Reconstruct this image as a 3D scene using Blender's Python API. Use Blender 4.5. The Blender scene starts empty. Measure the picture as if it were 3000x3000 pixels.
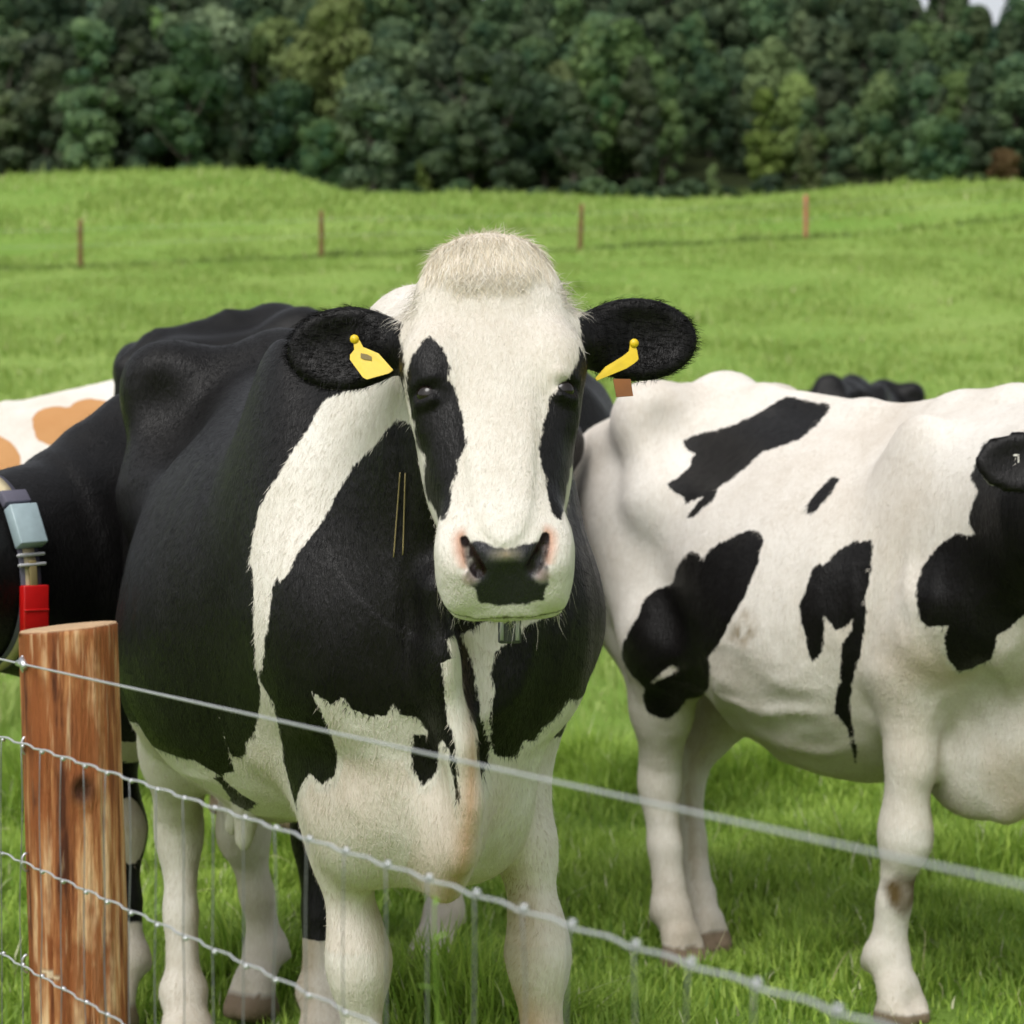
import bpy, math, os, random
import numpy as np
from mathutils import Vector, Matrix, noise as mnoise

PREVIEW = ''
rng = np.random.default_rng(7)
random.seed(7)
scene = bpy.context.scene
C = scene.collection
rad = math.radians

# ------------------------------------------------------------------ camera
F_PX = 6930.0                      # focal length in pixels of the 3000 px wide photograph
cam_d = bpy.data.cameras.new('camera')
cam = bpy.data.objects.new('camera', cam_d)
C.objects.link(cam)
cam.location = (0, 0, 1.22)
cam.rotation_euler = (rad(90.0 - 0.70), 0, 0)
cam_d.sensor_width = 36.0
cam_d.lens = 36.0 * F_PX / 3000.0
cam_d.clip_start = 0.05
cam_d.clip_end = 5000
cam_d.dof.use_dof = True
cam_d.dof.focus_distance = 3.70
cam_d.dof.aperture_fstop = 7.0
scene.camera = cam

# ------------------------------------------------------------------ sky and sun (bright, thinly overcast)
SUN_EL, SUN_AZ = 52.0, 205.0       # azimuth: degrees clockwise from +Y
world = bpy.data.worlds.new('World')
scene.world = world
world.use_nodes = True
wn, wl = world.node_tree.nodes, world.node_tree.links
bg = wn['Background']
sky = wn.new('ShaderNodeTexSky')
sky.sky_type = 'NISHITA'
sky.sun_disc = False
sky.sun_elevation = rad(SUN_EL)
sky.sun_rotation = rad(SUN_AZ)
sky.air_density = 1.0
sky.dust_density = 4.0
sky.ozone_density = 1.0
hsv = wn.new('ShaderNodeHueSaturation')
hsv.inputs['Saturation'].default_value = 0.22
wl.new(sky.outputs['Color'], hsv.inputs['Color'])
wl.new(hsv.outputs['Color'], bg.inputs['Color'])
bg.inputs['Strength'].default_value = 0.15
sun_d = bpy.data.lights.new('sun', 'SUN')
sun_d.energy = 1.05
sun_d.angle = rad(34)
sun_d.color = (1.0, 0.975, 0.93)
sun = bpy.data.objects.new('sun', sun_d)
C.objects.link(sun)
_el, _az = rad(SUN_EL), rad(SUN_AZ)
_to = Vector((math.sin(_az) * math.cos(_el), math.cos(_az) * math.cos(_el), math.sin(_el)))
sun.rotation_euler = (-_to).to_track_quat('-Z', 'Y').to_euler()
scene.view_settings.view_transform = 'Standard'
scene.view_settings.look = 'None'
scene.view_settings.exposure = 0.28
scene.view_settings.gamma = 1.0
scene.cycles.max_bounces = 4
scene.cycles.diffuse_bounces = 2
scene.cycles.glossy_bounces = 2
scene.cycles.transmission_bounces = 2
scene.cycles.transparent_max_bounces = 4
scene.cycles.use_adaptive_sampling = True
scene.cycles.adaptive_threshold = .02

# ------------------------------------------------------------------ object helpers
def tag(o, label=None, cat=None, group=None, kind=None):
    if label: o['label'] = label
    if cat: o['category'] = cat
    if group: o['group'] = group
    if kind: o['kind'] = kind
    return o

def empty(name, loc=(0, 0, 0), rot=(0, 0, 0)):
    o = bpy.data.objects.new(name, None)
    o.empty_display_size = 0.1
    C.objects.link(o)
    o.location = loc
    o.rotation_euler = rot
    return o

def np_mesh(name, verts, faces, smooth=True):
    """verts (N,3), faces (M,3|4) array or list of arrays"""
    me = bpy.data.meshes.new(name)
    verts = np.asarray(verts, np.float32)
    if not isinstance(faces, list):
        faces = [faces]
    faces = [np.asarray(f, np.int32) for f in faces if len(f)]
    loops = np.concatenate([f.ravel() for f in faces])
    sizes = np.concatenate([np.full(len(f), f.shape[1], np.int32) for f in faces])
    starts = np.concatenate([[0], np.cumsum(sizes)[:-1]]).astype(np.int32)
    me.vertices.add(len(verts))
    me.vertices.foreach_set('co', verts.ravel())
    me.loops.add(len(loops))
    me.loops.foreach_set('vertex_index', loops)
    me.polygons.add(len(sizes))
    me.polygons.foreach_set('loop_start', starts)
    me.polygons.foreach_set('loop_total', sizes)
    if smooth:
        me.polygons.foreach_set('use_smooth', np.ones(len(sizes), bool))
    me.update(calc_edges=True)
    return me

def obj(name, me, mat=None, parent=None, loc=None):
    o = bpy.data.objects.new(name, me)
    C.objects.link(o)
    if mat is not None and not me.materials:
        me.materials.append(mat)
    if parent is not None:
        o.parent = parent
    if loc is not None:
        o.location = loc
    return o

def fattr(me, name, vals):
    a = me.attributes.new(name, 'FLOAT', 'POINT')
    a.data.foreach_set('value', np.asarray(vals, np.float32))

def cattr(me, name, vals):
    a = me.attributes.new(name, 'FLOAT_COLOR', 'POINT')
    a.data.foreach_set('color', np.asarray(vals, np.float32).ravel())

class Acc:
    """collects rings, tubes and boxes into one mesh"""
    def __init__(self):
        self.v, self.f3, self.f4, self.n = [], [], [], 0
    def add(self, v, f):
        v = np.asarray(v, float); f = np.asarray(f, int) + self.n
        self.v.append(v); self.n += len(v)
        (self.f3 if f.shape[1] == 3 else self.f4).append(f)
    def tube(self, pts, r, seg=8, cap=True, squash=1.0, up=(0, 0, 1)):
        pts = np.asarray(pts, float); n = len(pts)
        r = np.broadcast_to(np.asarray(r, float), (n,))
        t = np.gradient(pts, axis=0)
        t /= np.linalg.norm(t, axis=1)[:, None] + 1e-12
        u = np.array(up, float)
        if abs(np.dot(t[0], u)) > 0.95: u = np.array([1.0, 0, 0])
        a = np.cross(np.broadcast_to(u, t.shape), t)
        a /= np.linalg.norm(a, axis=1)[:, None] + 1e-12
        b = np.cross(t, a)
        th = np.linspace(0, 2 * np.pi, seg, endpoint=False)
        ring = (a[:, None, :] * np.cos(th)[None, :, None] + b[:, None, :] * np.sin(th)[None, :, None] * squash)
        v = (pts[:, None, :] + ring * r[:, None, None]).reshape(-1, 3)
        i = np.arange(n - 1)[:, None] * seg; j = np.arange(seg)[None, :]; k = (j + 1) % seg
        f = np.stack([i + j, i + k, i + seg + k, i + seg + j], -1).reshape(-1, 4)
        self.add(v, f)
        if cap:
            base = self.n - len(v)
            self.v.append(pts[[0, -1]]); c0 = self.n; self.n += 2
            j = np.arange(seg); k = (j + 1) % seg
            self.f3.append(np.stack([np.full(seg, c0), base + k, base + j], -1))
            e = base + (n - 1) * seg
            self.f3.append(np.stack([np.full(seg, c0 + 1), e + j, e + k], -1))
    def box(self, c, h, R=None):
        s = np.array([[x, y, z] for x in (-1, 1) for y in (-1, 1) for z in (-1, 1)], float) * np.asarray(h)
        if R is not None: s = s @ np.asarray(R).T
        f = [[0, 1, 3, 2], [4, 6, 7, 5], [0, 4, 5, 1], [2, 3, 7, 6], [0, 2, 6, 4], [1, 5, 7, 3]]
        self.add(s + np.asarray(c), f)
    def mesh(self, name, smooth=True):
        fs = []
        if self.f3: fs.append(np.concatenate(self.f3))
        if self.f4: fs.append(np.concatenate(self.f4))
        return np_mesh(name, np.concatenate(self.v), fs, smooth)

# ------------------------------------------------------------------ value noise in numpy
_perm = np.random.default_rng(3).random((64, 64, 64)).astype(np.float32)
def vnoise(p, freq=1.0, octaves=1, seed=0.0):
    p = np.asarray(p, float)
    out = 0; amp = 1; tot = 0
    for o in range(octaves):
        q = p * freq * (2 ** o) + 17.3 * seed + 5.1 * o
        i = np.floor(q).astype(int); f = q - i; f = f * f * (3 - 2 * f)
        i &= 63; j = (i + 1) & 63
        x0, y0, z0 = i[..., 0], i[..., 1], i[..., 2]; x1, y1, z1 = j[..., 0], j[..., 1], j[..., 2]
        fx, fy, fz = f[..., 0], f[..., 1], f[..., 2]
        c = ((_perm[x0, y0, z0] * (1 - fx) + _perm[x1, y0, z0] * fx) * (1 - fy) + (_perm[x0, y1, z0] * (1 - fx) + _perm[x1, y1, z0] * fx) * fy) * (1 - fz) + \
            ((_perm[x0, y0, z1] * (1 - fx) + _perm[x1, y0, z1] * fx) * (1 - fy) + (_perm[x0, y1, z1] * (1 - fx) + _perm[x1, y1, z1] * fx) * fy) * fz
        out = out + amp * c; tot += amp; amp *= 0.5
    return out / tot      # 0..1

def hermite(x, xs, ys):
    xs = np.asarray(xs, float); ys = np.asarray(ys, float)
    m = np.gradient(ys, xs)
    x = np.clip(x, xs[0], xs[-1])
    i = np.clip(np.searchsorted(xs, x, side='right') - 1, 0, len(xs) - 2)
    h = xs[i + 1] - xs[i]; t = (x - xs[i]) / h
    return ((2 * t**3 - 3 * t**2 + 1) * ys[i] + (t**3 - 2 * t**2 + t) * h * m[i] +
            (-2 * t**3 + 3 * t**2) * ys[i + 1] + (t**3 - t**2) * h * m[i + 1])
# ------------------------------------------------------------------ implicit body modelling: a distance field that is grown
# part by part with smooth unions, then turned into one continuous skin
class Field:
    def __init__(self, xs, ys, zs):
        self.ax = [np.asarray(a, np.float32) for a in (xs, ys, zs)]
        self.F = np.full([len(a) for a in self.ax], 0.5, np.float32)
    def sub(self, lo, hi):
        sl = []
        for a, l, h in zip(self.ax, lo, hi):
            i0 = max(int(np.searchsorted(a, l)) - 1, 0); i1 = min(int(np.searchsorted(a, h)) + 1, len(a))
            if i1 - i0 < 2: return None
            sl.append(slice(i0, i1))
        return tuple(sl)
    def grid(self, sl):
        x, y, z = (a[s] for a, s in zip(self.ax, sl))
        return x[:, None, None], y[None, :, None], z[None, None, :]
    def union(self, sl, d, k):
        a = self.F[sl]
        if k <= 1e-6: self.F[sl] = np.minimum(a, d); return
        h = np.clip(0.5 + 0.5 * (a - d) / k, 0, 1)
        self.F[sl] = a * (1 - h) + d * h - k * h * (1 - h)
    def carve(self, sl, d, k):
        a = self.F[sl]; d = -d
        h = np.clip(0.5 - 0.5 * (a - d) / k, 0, 1)
        self.F[sl] = a * (1 - h) + d * h + k * h * (1 - h)
    # tapered limb between two points, optionally flattened along one axis
    def limb(self, a, b, ra, rb, k=0.03, flat=None, fs=1.0, carve=False):
        a = np.asarray(a, float); b = np.asarray(b, float); m = max(ra, rb) * max(1.0, fs, 1 / fs) + 3 * k + 0.02
        sl = self.sub(np.minimum(a, b) - m, np.maximum(a, b) + m)
        if sl is None: return
        X, Y, Z = self.grid(sl)
        P = [X - a[0], Y - a[1], Z - a[2]]; ba = b - a
        if flat is not None:      # stretch space along 'flat' by 1/fs: section becomes an ellipse
            n = np.asarray(flat, float); n /= np.linalg.norm(n)
            dp = (P[0] * n[0] + P[1] * n[1] + P[2] * n[2]) * (1 / fs - 1)
            P = [P[0] + dp * n[0], P[1] + dp * n[1], P[2] + dp * n[2]]
            ba = ba + n * np.dot(ba, n) * (1 / fs - 1)
        L2 = float(ba @ ba) + 1e-9
        h = np.clip((P[0] * ba[0] + P[1] * ba[1] + P[2] * ba[2]) / L2, 0, 1)
        d = np.sqrt((P[0] - h * ba[0])**2 + (P[1] - h * ba[1])**2 + (P[2] - h * ba[2])**2) - (ra + (rb - ra) * h)
        if fs < 1: d = d * (0.5 + 0.5 * fs)
        (self.carve if carve else self.union)(sl, d.astype(np.float32), k)
    def chain(self, pts, rs, k=0.03, flat=None, fs=1.0):
        for i in range(len(pts) - 1):
            self.limb(pts[i], pts[i + 1], rs[i], rs[i + 1], k, flat, fs)
    def ellipsoid(self, c, r, R=None, k=0.03, carve=False):
        c = np.asarray(c, float); r = np.asarray(r, float)
        R = np.eye(3) if R is None else np.asarray(R, float)      # columns = axes
        ext = np.sqrt(((R * r[None, :])**2).sum(1)) + 2 * k + 0.012
        sl = self.sub(c - ext, c + ext)
        if sl is None: return
        X, Y, Z = self.grid(sl)
        P = (X - c[0], Y - c[1], Z - c[2])
        q = [P[0] * R[0, i] + P[1] * R[1, i] + P[2] * R[2, i] for i in range(3)]
        k0 = np.sqrt((q[0] / r[0])**2 + (q[1] / r[1])**2 + (q[2] / r[2])**2)
        k1 = np.sqrt((q[0] / r[0]**2)**2 + (q[1] / r[1]**2)**2 + (q[2] / r[2]**2)**2) + 1e-9
        d = (k0 * (k0 - 1) / k1).astype(np.float32)
        (self.carve if carve else self.union)(sl, d, k)
    # a body lofted along the first axis of a frame; sections are superellipses, wider or narrower below
    def loft(self, st, R=None, t=(0, 0, 0), k=0.03, nt=2.0, nb=2.0, mid=0.5, taper=0.0, margin=0.1):
        st = np.asarray(st, float); t = np.asarray(t, float)
        R = np.eye(3) if R is None else np.asarray(R, float)
        cs = []
        for s, w, zt, zb in st[:, :4]:
            for y in (-w, w):
                for z in (zb, zt): cs.append(t + R @ np.array([s, y, z]))
        cs = np.array(cs)
        sl = self.sub(cs.min(0) - margin, cs.max(0) + margin)
        if sl is None: return
        X, Y, Z = self.grid(sl)
        P = (X - t[0], Y - t[1], Z - t[2])
        if np.allclose(R, np.eye(3)):
            u, v, w_ = P
        else:
            u, v, w_ = [P[0] * R[0, i] + P[1] * R[1, i] + P[2] * R[2, i] for i in range(3)]
        hw = np.maximum(hermite(u, st[:, 0], st[:, 1]), 1e-3)
        zt = hermite(u, st[:, 0], st[:, 2]); zb = hermite(u, st[:, 0], st[:, 3])
        m = hermite(u, st[:, 0], st[:, 4]) if st.shape[1] > 4 else mid
        zc = zb + (zt - zb) * m
        ht = np.maximum(zt - zc, 1e-3); hb = np.maximum(zc - zb, 1e-3)
        dz = w_ - zc
        up = dz > 0
        a = np.where(up, dz / ht, -dz / hb)
        we = hw * np.clip(1 + taper * np.where(up, a, -a), 0.25, 2.0) if taper else hw
        b = np.abs(v) / we
        n = np.where(up, nt, nb)
        f = (np.clip(a, 1e-4, 6)**n + np.clip(b, 1e-4, 6)**n)**(1 / n) - 1
        f = np.broadcast_to(f, np.broadcast_shapes(X.shape, Y.shape, Z.shape)).astype(np.float32)
        gx, gy, gz = np.gradient(f, *[a_[s] for a_, s in zip(self.ax, sl)])
        d = f / np.sqrt(gx**2 + gy**2 + gz**2 + 1e-3)
        du = np.maximum(np.maximum(st[0, 0] - u, u - st[-1, 0]), 0)
        d = np.where(du > 0, np.sqrt(np.maximum(d, 0)**2 + du**2), d).astype(np.float32)
        d = np.clip(d, -0.4, 0.4)
        self.union(sl, d, k)
    def skin(self, smooth=2):
        F = self.F; nx, ny, nz = F.shape
        ins = F < 0
        cnt = np.zeros((nx - 1, ny - 1, nz - 1), np.int8)
        for a in (0, 1):
            for b in (0, 1):
                for c in (0, 1):
                    cnt += ins[a:nx - 1 + a, b:ny - 1 + b, c:nz - 1 + c]
        I, J, K = np.nonzero((cnt > 0) & (cnt < 8))
        N = len(I)
        vid = np.full(cnt.shape, -1, np.int32); vid[I, J, K] = np.arange(N)
        acc = np.zeros((N, 3)); num = np.zeros(N)
        corner = lambda a, b, c: F[I + a, J + b, K + c]
        for ax in range(3):
            for p in (0, 1):
                for q in (0, 1):
                    o0 = [0, 0, 0]; o1 = [0, 0, 0]
                    oth = [i for i in range(3) if i != ax]
                    o0[oth[0]] = o1[oth[0]] = p; o0[oth[1]] = o1[oth[1]] = q; o1[ax] = 1
                    v0 = corner(*o0); v1 = corner(*o1)
                    m = (v0 < 0) != (v1 < 0)
                    t = np.where(m, v0 / np.where(m, v0 - v1, 1), 0)
                    pos = np.zeros((N, 3)); pos[:, oth[0]] = p; pos[:, oth[1]] = q; pos[:, ax] = t
                    acc += pos * m[:, None]; num += m
        fr = acc / num[:, None]
        idx = [I, J, K]
        V = np.stack([self.ax[i][idx[i]] + fr[:, i] * (self.ax[i][idx[i] + 1] - self.ax[i][idx[i]]) for i in range(3)], 1)
        faces = []
        for ax in range(3):
            s0 = [slice(None)] * 3; s1 = [slice(None)] * 3
            s0[ax] = slice(0, -1); s1[ax] = slice(1, None)
            A = ins[tuple(s0)]; B = ins[tuple(s1)]
            i, j, k = np.nonzero(A != B)
            o = [n for n in range(3) if n != ax]
            ijk = [i, j, k]
            ok = (ijk[o[0]] > 0) & (ijk[o[1]] > 0) & (ijk[o[0]] < F.shape[o[0]] - 1) & (ijk[o[1]] < F.shape[o[1]] - 1)
            ijk = [c[ok] for c in ijk]
            fl = A[ijk[0], ijk[1], ijk[2]]
            def cell(p, q):
                c = [x.copy() for x in ijk]; c[o[0]] = c[o[0]] - p; c[o[1]] = c[o[1]] - q
                return vid[c[0], c[1], c[2]]
            qd = np.stack([cell(1, 1), cell(0, 1), cell(0, 0), cell(1, 0)], 1)
            flip = fl if ax != 1 else ~fl
            qd[~flip] = qd[~flip][:, ::-1]
            faces.append(qd)
        Q = np.concatenate(faces)
        Q = Q[(Q >= 0).all(1)]
        e = np.concatenate([Q[:, [0, 1]], Q[:, [1, 2]], Q[:, [2, 3]], Q[:, [3, 0]]])
        for it in range(smooth):
            s = np.zeros_like(V); n = np.bincount(e[:, 0], minlength=N) + np.bincount(e[:, 1], minlength=N)
            for c in range(3):
                s[:, c] = np.bincount(e[:, 0], V[e[:, 1], c], N) + np.bincount(e[:, 1], V[e[:, 0], c], N)
            lam = 0.55 if it % 2 == 0 else -0.45
            V = V + lam * (s / np.maximum(n, 1)[:, None] - V)
        return V, Q

def vnormals(V, Q):
    n = np.cross(V[Q[:, 2]] - V[Q[:, 0]], V[Q[:, 3]] - V[Q[:, 1]])
    out = np.zeros_like(V)
    for c in range(4):
        for a in range(3):
            out[:, a] += np.bincount(Q[:, c], n[:, a], len(V))
    return out / (np.linalg.norm(out, axis=1)[:, None] + 1e-12)

def axis_grid(lo, hi, step, fine=None, fstep=None):
    """coordinates from lo to hi, denser inside the span fine"""
    if fine is None: return np.arange(lo, hi + step, step)
    out = [lo]; x = lo
    while x < hi:
        if fine[0] <= x <= fine[1]: s = fstep
        else:
            dist = fine[0] - x if x < fine[0] else x - fine[1]
            s = min(step, fstep + 0.12 * dist)
        x += s; out.append(x)
    return np.array(out)

def poly_sd(P, poly):
    """signed distance (positive inside) of 2-D points to a closed polygon"""
    P = np.asarray(P, float); poly = np.asarray(poly, float)
    d2 = np.full(len(P), 1e9); ins = np.zeros(len(P), bool)
    for a, b in zip(poly, np.roll(poly, -1, 0)):
        e = b - a; w = P - a
        t = np.clip((w @ e) / (e @ e + 1e-12), 0, 1)
        d2 = np.minimum(d2, ((w - t[:, None] * e)**2).sum(1))
        c = (a[1] <= P[:, 1]) != (b[1] <= P[:, 1])
        xi = a[0] + (P[:, 1] - a[1]) * (b[0] - a[0]) / (b[1] - a[1] if abs(b[1] - a[1]) > 1e-12 else 1e-12)
        ins ^= c & (P[:, 0] < xi)
    return np.where(ins, 1, -1) * np.sqrt(d2)
# ------------------------------------------------------------------ cows
def rotz(a):
    c, s = math.cos(a), math.sin(a)
    return np.array([[c, -s, 0], [s, c, 0], [0, 0, 1.0]])

def axang(ax, a):
    return np.array(Matrix.Rotation(a, 3, Vector(ax)))

def head_frame(tilt, yaw=0.0, roll=0.0):
    """columns: poll-to-muzzle, the animal's left, out of the forehead; world axes, facing -Y for yaw 0"""
    s, c = math.sin(rad(tilt)), math.cos(rad(tilt))
    R = np.array([[0, -s, -c], [1, 0, 0], [0, -c, s]], float).T
    R = axang((0, 1, 0), rad(roll)) @ R
    return rotz(rad(yaw)) @ R

TORSO = [  # x, half width, top, bottom, height of the widest point (0 bottom .. 1 top)
    (-0.93, 0.05, 1.33, 1.02, .55), (-0.86, 0.13, 1.40, 0.94, .58), (-0.74, 0.205, 1.445, 0.84, .60), (-0.60, 0.245, 1.47, 0.80, .62),
    (-0.46, 0.270, 1.475, 0.76, .60), (-0.30, 0.300, 1.46, 0.695, .52), (-0.12, 0.355, 1.45, 0.64, .42), (0.08, 0.385, 1.44, 0.61, .40),
    (0.26, 0.365, 1.44, 0.615, .42), (0.42, 0.310, 1.455, 0.65, .46), (0.55, 0.270, 1.475, 0.68, .48), (0.68, 0.245, 1.43, 0.715, .48),
    (0.79, 0.195, 1.33, 0.76, .48), (0.88, 0.11, 1.20, 0.86, .48)]

def nostril_path(s):
    return [(.450, s * .0570, .013, .0062), (.464, s * .0535, .012, .0090), (.480, s * .0465, .008, .0108), (.494, s * .0370, -.002, .0105)]

def cow_skin(p):
    sc = p.get('widen', 1.0)
    hr = p['head_R']; ho = np.asarray(p['head_o'], float)      # head frame and poll position in cow space
    hs = p.get('head_scale', 1.0)
    st = p.get('step', 0.014); fs = p.get('fine_step', None)
    hx = lambda u, v, w: ho + hr @ (np.array([u, v, w]) * hs)
    pts = np.array([hx(u, v, w) for u in (-.08, .56) for v in (-.33, .33) for w in (-.25, .1)])
    lo = np.minimum(pts.min(0), [-1.03, -.52, -.12]); hi = np.maximum(pts.max(0), [.95, .52, 1.62])
    if fs:
        ear = np.array([hx(u, v, w) for u in (-.07, .55) for v in (-.31, .31) for w in (-.14, .06)])
        g = [axis_grid(lo[i], hi[i], st, (ear[:, i].min(), ear[:, i].max()), fs) for i in range(3)]
    else:
        g = [axis_grid(lo[i], hi[i], st) for i in range(3)]
    f = Field(*g)
    S = 1
    # trunk
    tor = np.array(p.get('torso', TORSO), float); tor[:, 1] *= sc
    f.loft(tor, nt=1.75, nb=2.15, k=0.02)
    # spine ridge, withers, shoulder blades, hip bones, pins, tail head
    sp = p.get('spine', 1.0)
    f.chain([(-.86, 0, 1.40), (-.62, 0, 1.465), (-.3, 0, 1.455), (0.1, 0, 1.44), (.42, 0, 1.455), (.60, 0, 1.46), (.72, 0, 1.40)], [.03, .035, .034, .034, .04, .05, .05], k=.05)
    for s in (-1, 1):
        f.ellipsoid((-.50, s * .222 * sc, 1.425), (.075, .040, .045), k=.09)                  # hook
        f.limb((-.50, s * .215 * sc, 1.425), (-.46, s * .03, 1.45), .045, .055, k=.10); f.limb((-.50, s * .20 * sc, 1.41), (-.44, s * .215 * sc, 1.20), .055, .10, k=.10)
        f.ellipsoid((-.855, s * .10, 1.325), (.045, .036, .045), k=.11) if p.get('pins', True) else None                         # pin
        f.limb((-.52, s * .215 * sc, 1.40), (-.86, s * .115, 1.33), .05, .045, k=.10)
        f.ellipsoid((.52, s * .195, 1.17), (.16, .070, .29), axang((0, 1, 0), -.18), k=.07)      # shoulder blade
        f.ellipsoid((.69, s * .165, .985), (.11, .085, .14), k=.08)                               # point of shoulder
        f.ellipsoid((-.64, s * .145, 1.07), (.23, .105, .30), axang((0, 1, 0), .12), k=.07)      # thigh
    for s in (-1, 1):
        f.ellipsoid((-.27, s * .255 * sc, 1.365), (.15, .06, .085), axang((0, 1, 0), .25), k=.07, carve=True)     # hollow of the flank
    # fore legs
    L = p['legs']
    for key, s in (('fl', 1), ('fr', -1)):
        hf = np.array(L[key], float); gz = hf[2]
        kn = np.array([hf[0] * .6 + .53 * .4 - .015, hf[1] * .75 + s * p.get('elbow_' + key, p.get('elbow_y', .19)) * .25, gz + .435])
        ey = p.get('elbow_' + key, p.get('elbow_y', .205)); el = np.array([.47, s * ey, .82]); sh = np.array([.60, s * min(.20, ey + .01), 1.0])
        fe = hf + [-.015, 0, .15]; pa = hf + [.022, 0, .085]; ho_ = hf + [.04, 0, .035]
        kk = p.get('leg_k', 1.0)
        f.chain([sh, el], [.105, .088], k=.07)
        up = el * .45 + kn * .55 + np.array([.01, 0, 0])
        f.chain([el, up, kn], [.090 * kk, .060 * kk, .052 * kk], k=.035, flat=(0, 1, 0), fs=.86)
        f.ellipsoid(kn + [.010, 0, 0], (.052 * kk, .049 * kk, .075), k=.05)
        mid = kn * .45 + fe * .55
        f.chain([kn, mid, fe], np.array([.045, .035, .042]) * kk, k=.03, flat=(0, 1, 0), fs=1.05)
        f.ellipsoid(fe, (.05, .054, .045), k=.02)
        f.ellipsoid(fe + [-.045, s * .02, -.025], (.02, .016, .02), k=.02); f.ellipsoid(fe + [-.045, -s * .02, -.025], (.02, .016, .02), k=.02)
        f.limb(fe, pa, .046, .045, k=.02)
        for q in (-1, 1):
            f.limb(pa + [0, q * .02, 0], hf + [.045, q * .03, .028], .036, .036, k=.012)
            f.limb(hf + [.02, q * .03, .02], hf + [.075, q * .022, .02], .034, .026, k=.012)
    for key, s in (('hl', 1), ('hr', -1)):
        hf = np.array(L[key], float); gz = hf[2]
        hk = np.array([hf[0] - .075, hf[1], gz + .50]) + np.array(p.get('hock_' + key, (0, 0, 0)))
        stf = np.array([-.42, s * .225, .83]); hip = np.array([-.60, s * .175, 1.10])
        fe = hf + [-.02, 0, .15]; pa = hf + [.02, 0, .085]
        f.chain([hip, stf], [.17, .135], k=.06, flat=(0, 1, 0), fs=.72)
        gask = stf * .45 + hk * .55 + np.array([.0, 0, .02])
        f.chain([stf, gask, hk + [.01, 0, .0]], [.128, .084, .058], k=.05, flat=(0, 1, 0), fs=.82)
        f.limb(np.array([-.74, s * .17, .98]), gask + [-.02, 0, .03], .11, .06, k=.06, flat=(0, 1, 0), fs=.7)
        f.limb(gask + [-.055, 0, .05], hk + [-.045, 0, .035], .026, .026, k=.03)                 # achilles
        f.ellipsoid(hk + [0, 0, -.02], (.062, .046, .085), k=.03)
        mid = hk * .45 + fe * .55
        f.chain([hk + [.005, 0, -.03], mid, fe], np.array([.05, .04, .047]) * p.get('hind_k', 1.0), k=.03, flat=(0, 1, 0), fs=.9)
        f.ellipsoid(fe, (.05, .052, .045), k=.02)
        f.ellipsoid(fe + [-.045, s * .02, -.025], (.02, .016, .02), k=.02); f.ellipsoid(fe + [-.045, -s * .02, -.025], (.02, .016, .02), k=.02)
        f.limb(fe, pa, .046, .045, k=.02)
        for q in (-1, 1):
            f.limb(pa + [0, q * .02, 0], hf + [.045, q * .03, .028], .036, .036, k=.012)
            f.limb(hf + [.02, q * .03, .02], hf + [.075, q * .022, .02], .034, .026, k=.012)
        # flank fold from belly to stifle
        f.limb((-.22, s * .27 * sc, .80), stf + [0.02, 0, -.02], .03, .05, k=.09)
    # udder
    if p.get('udder', True):
        f.ellipsoid((-.46, 0, .70), (.22, .19, .17), k=.06)
        for q in ((-.36, .09), (-.36, -.09), (-.55, .08), (-.55, -.08)):
            f.limb((q[0], q[1], .58), (q[0] + .01, q[1] * 1.1, .505), .024, .016, k=.02)
    # neck
    nb = p.get('neck', None)
    if nb is None:
        a = np.array([.52, 0, 1.16]); e = hx(.06, 0, -.14)
        nb = [(a, .30), (a * .55 + e * .45 + np.array([0, 0, .0]), .195), (hx(.10, 0, -.17) * .75 + a * .25, .145), (e, .11)]
    nf = p.get('neck_flat', (0, 1, 0))
    f.chain([n[0] for n in nb], [n[1] for n in nb], k=.13, flat=nf, fs=p.get('neck_fs', .66))
    # dewlap and brisket
    dw = p.get('dewlap', None)
    if dw is None:
        e = hx(.22, 0, -.20)
        dw = [(e, .035), (e * .5 + np.array([.72, 0, .98]) * .5 + np.array([0, 0, -.05]), .035), ((.80, 0, .84), .04), ((.78, 0, .70), .045), ((.60, 0, .66), .06)]
    f.chain([d[0] for d in dw], [d[1] for d in dw], k=.06, flat=(0, 1, 0), fs=.62)
    f.ellipsoid((.66, 0, .76 - p.get('brisket', 0)), (.16, .13, .13), k=.08)
    if 'pectoral' in p:
        for s in (-1, 1): f.ellipsoid((.60, s * .085, .715), (.13, .10, p['pectoral']), k=.07)
    # ---------------- head
    T = lambda c: hx(*c)
    R = hr
    def el(c, r, RR=None, k=.02, carve=False):
        f.ellipsoid(T(c), np.array(r) * hs, R if RR is None else R @ RR, k * hs, carve)
    H = np.array([
        (-.034, .046, -.012, -.075, .55), (-.006, .080, .020, -.105, .55), (.05, .108, .036, -.135, .58), (.11, .119, .040, -.155, .60), (.17, .122, .038, -.172, .62),
        (.225, .110, .031, -.178, .62), (.28, .088, .026, -.168, .60), (.335, .074, .021, -.150, .58), (.385, .070, .017, -.134, .56), (.425, .074, .012, -.124, .54),
        (.46, .081, .000, -.120, .50), (.49, .081, -.020, -.114, .46), (.513, .068, -.045, -.105, .45), (.528, .040, -.068, -.092, .45)], float)
    H[:, :4] *= hs
    f.loft(H, R, ho, k=.02, nt=2.7, nb=2.2, taper=.12, margin=.07)
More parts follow.
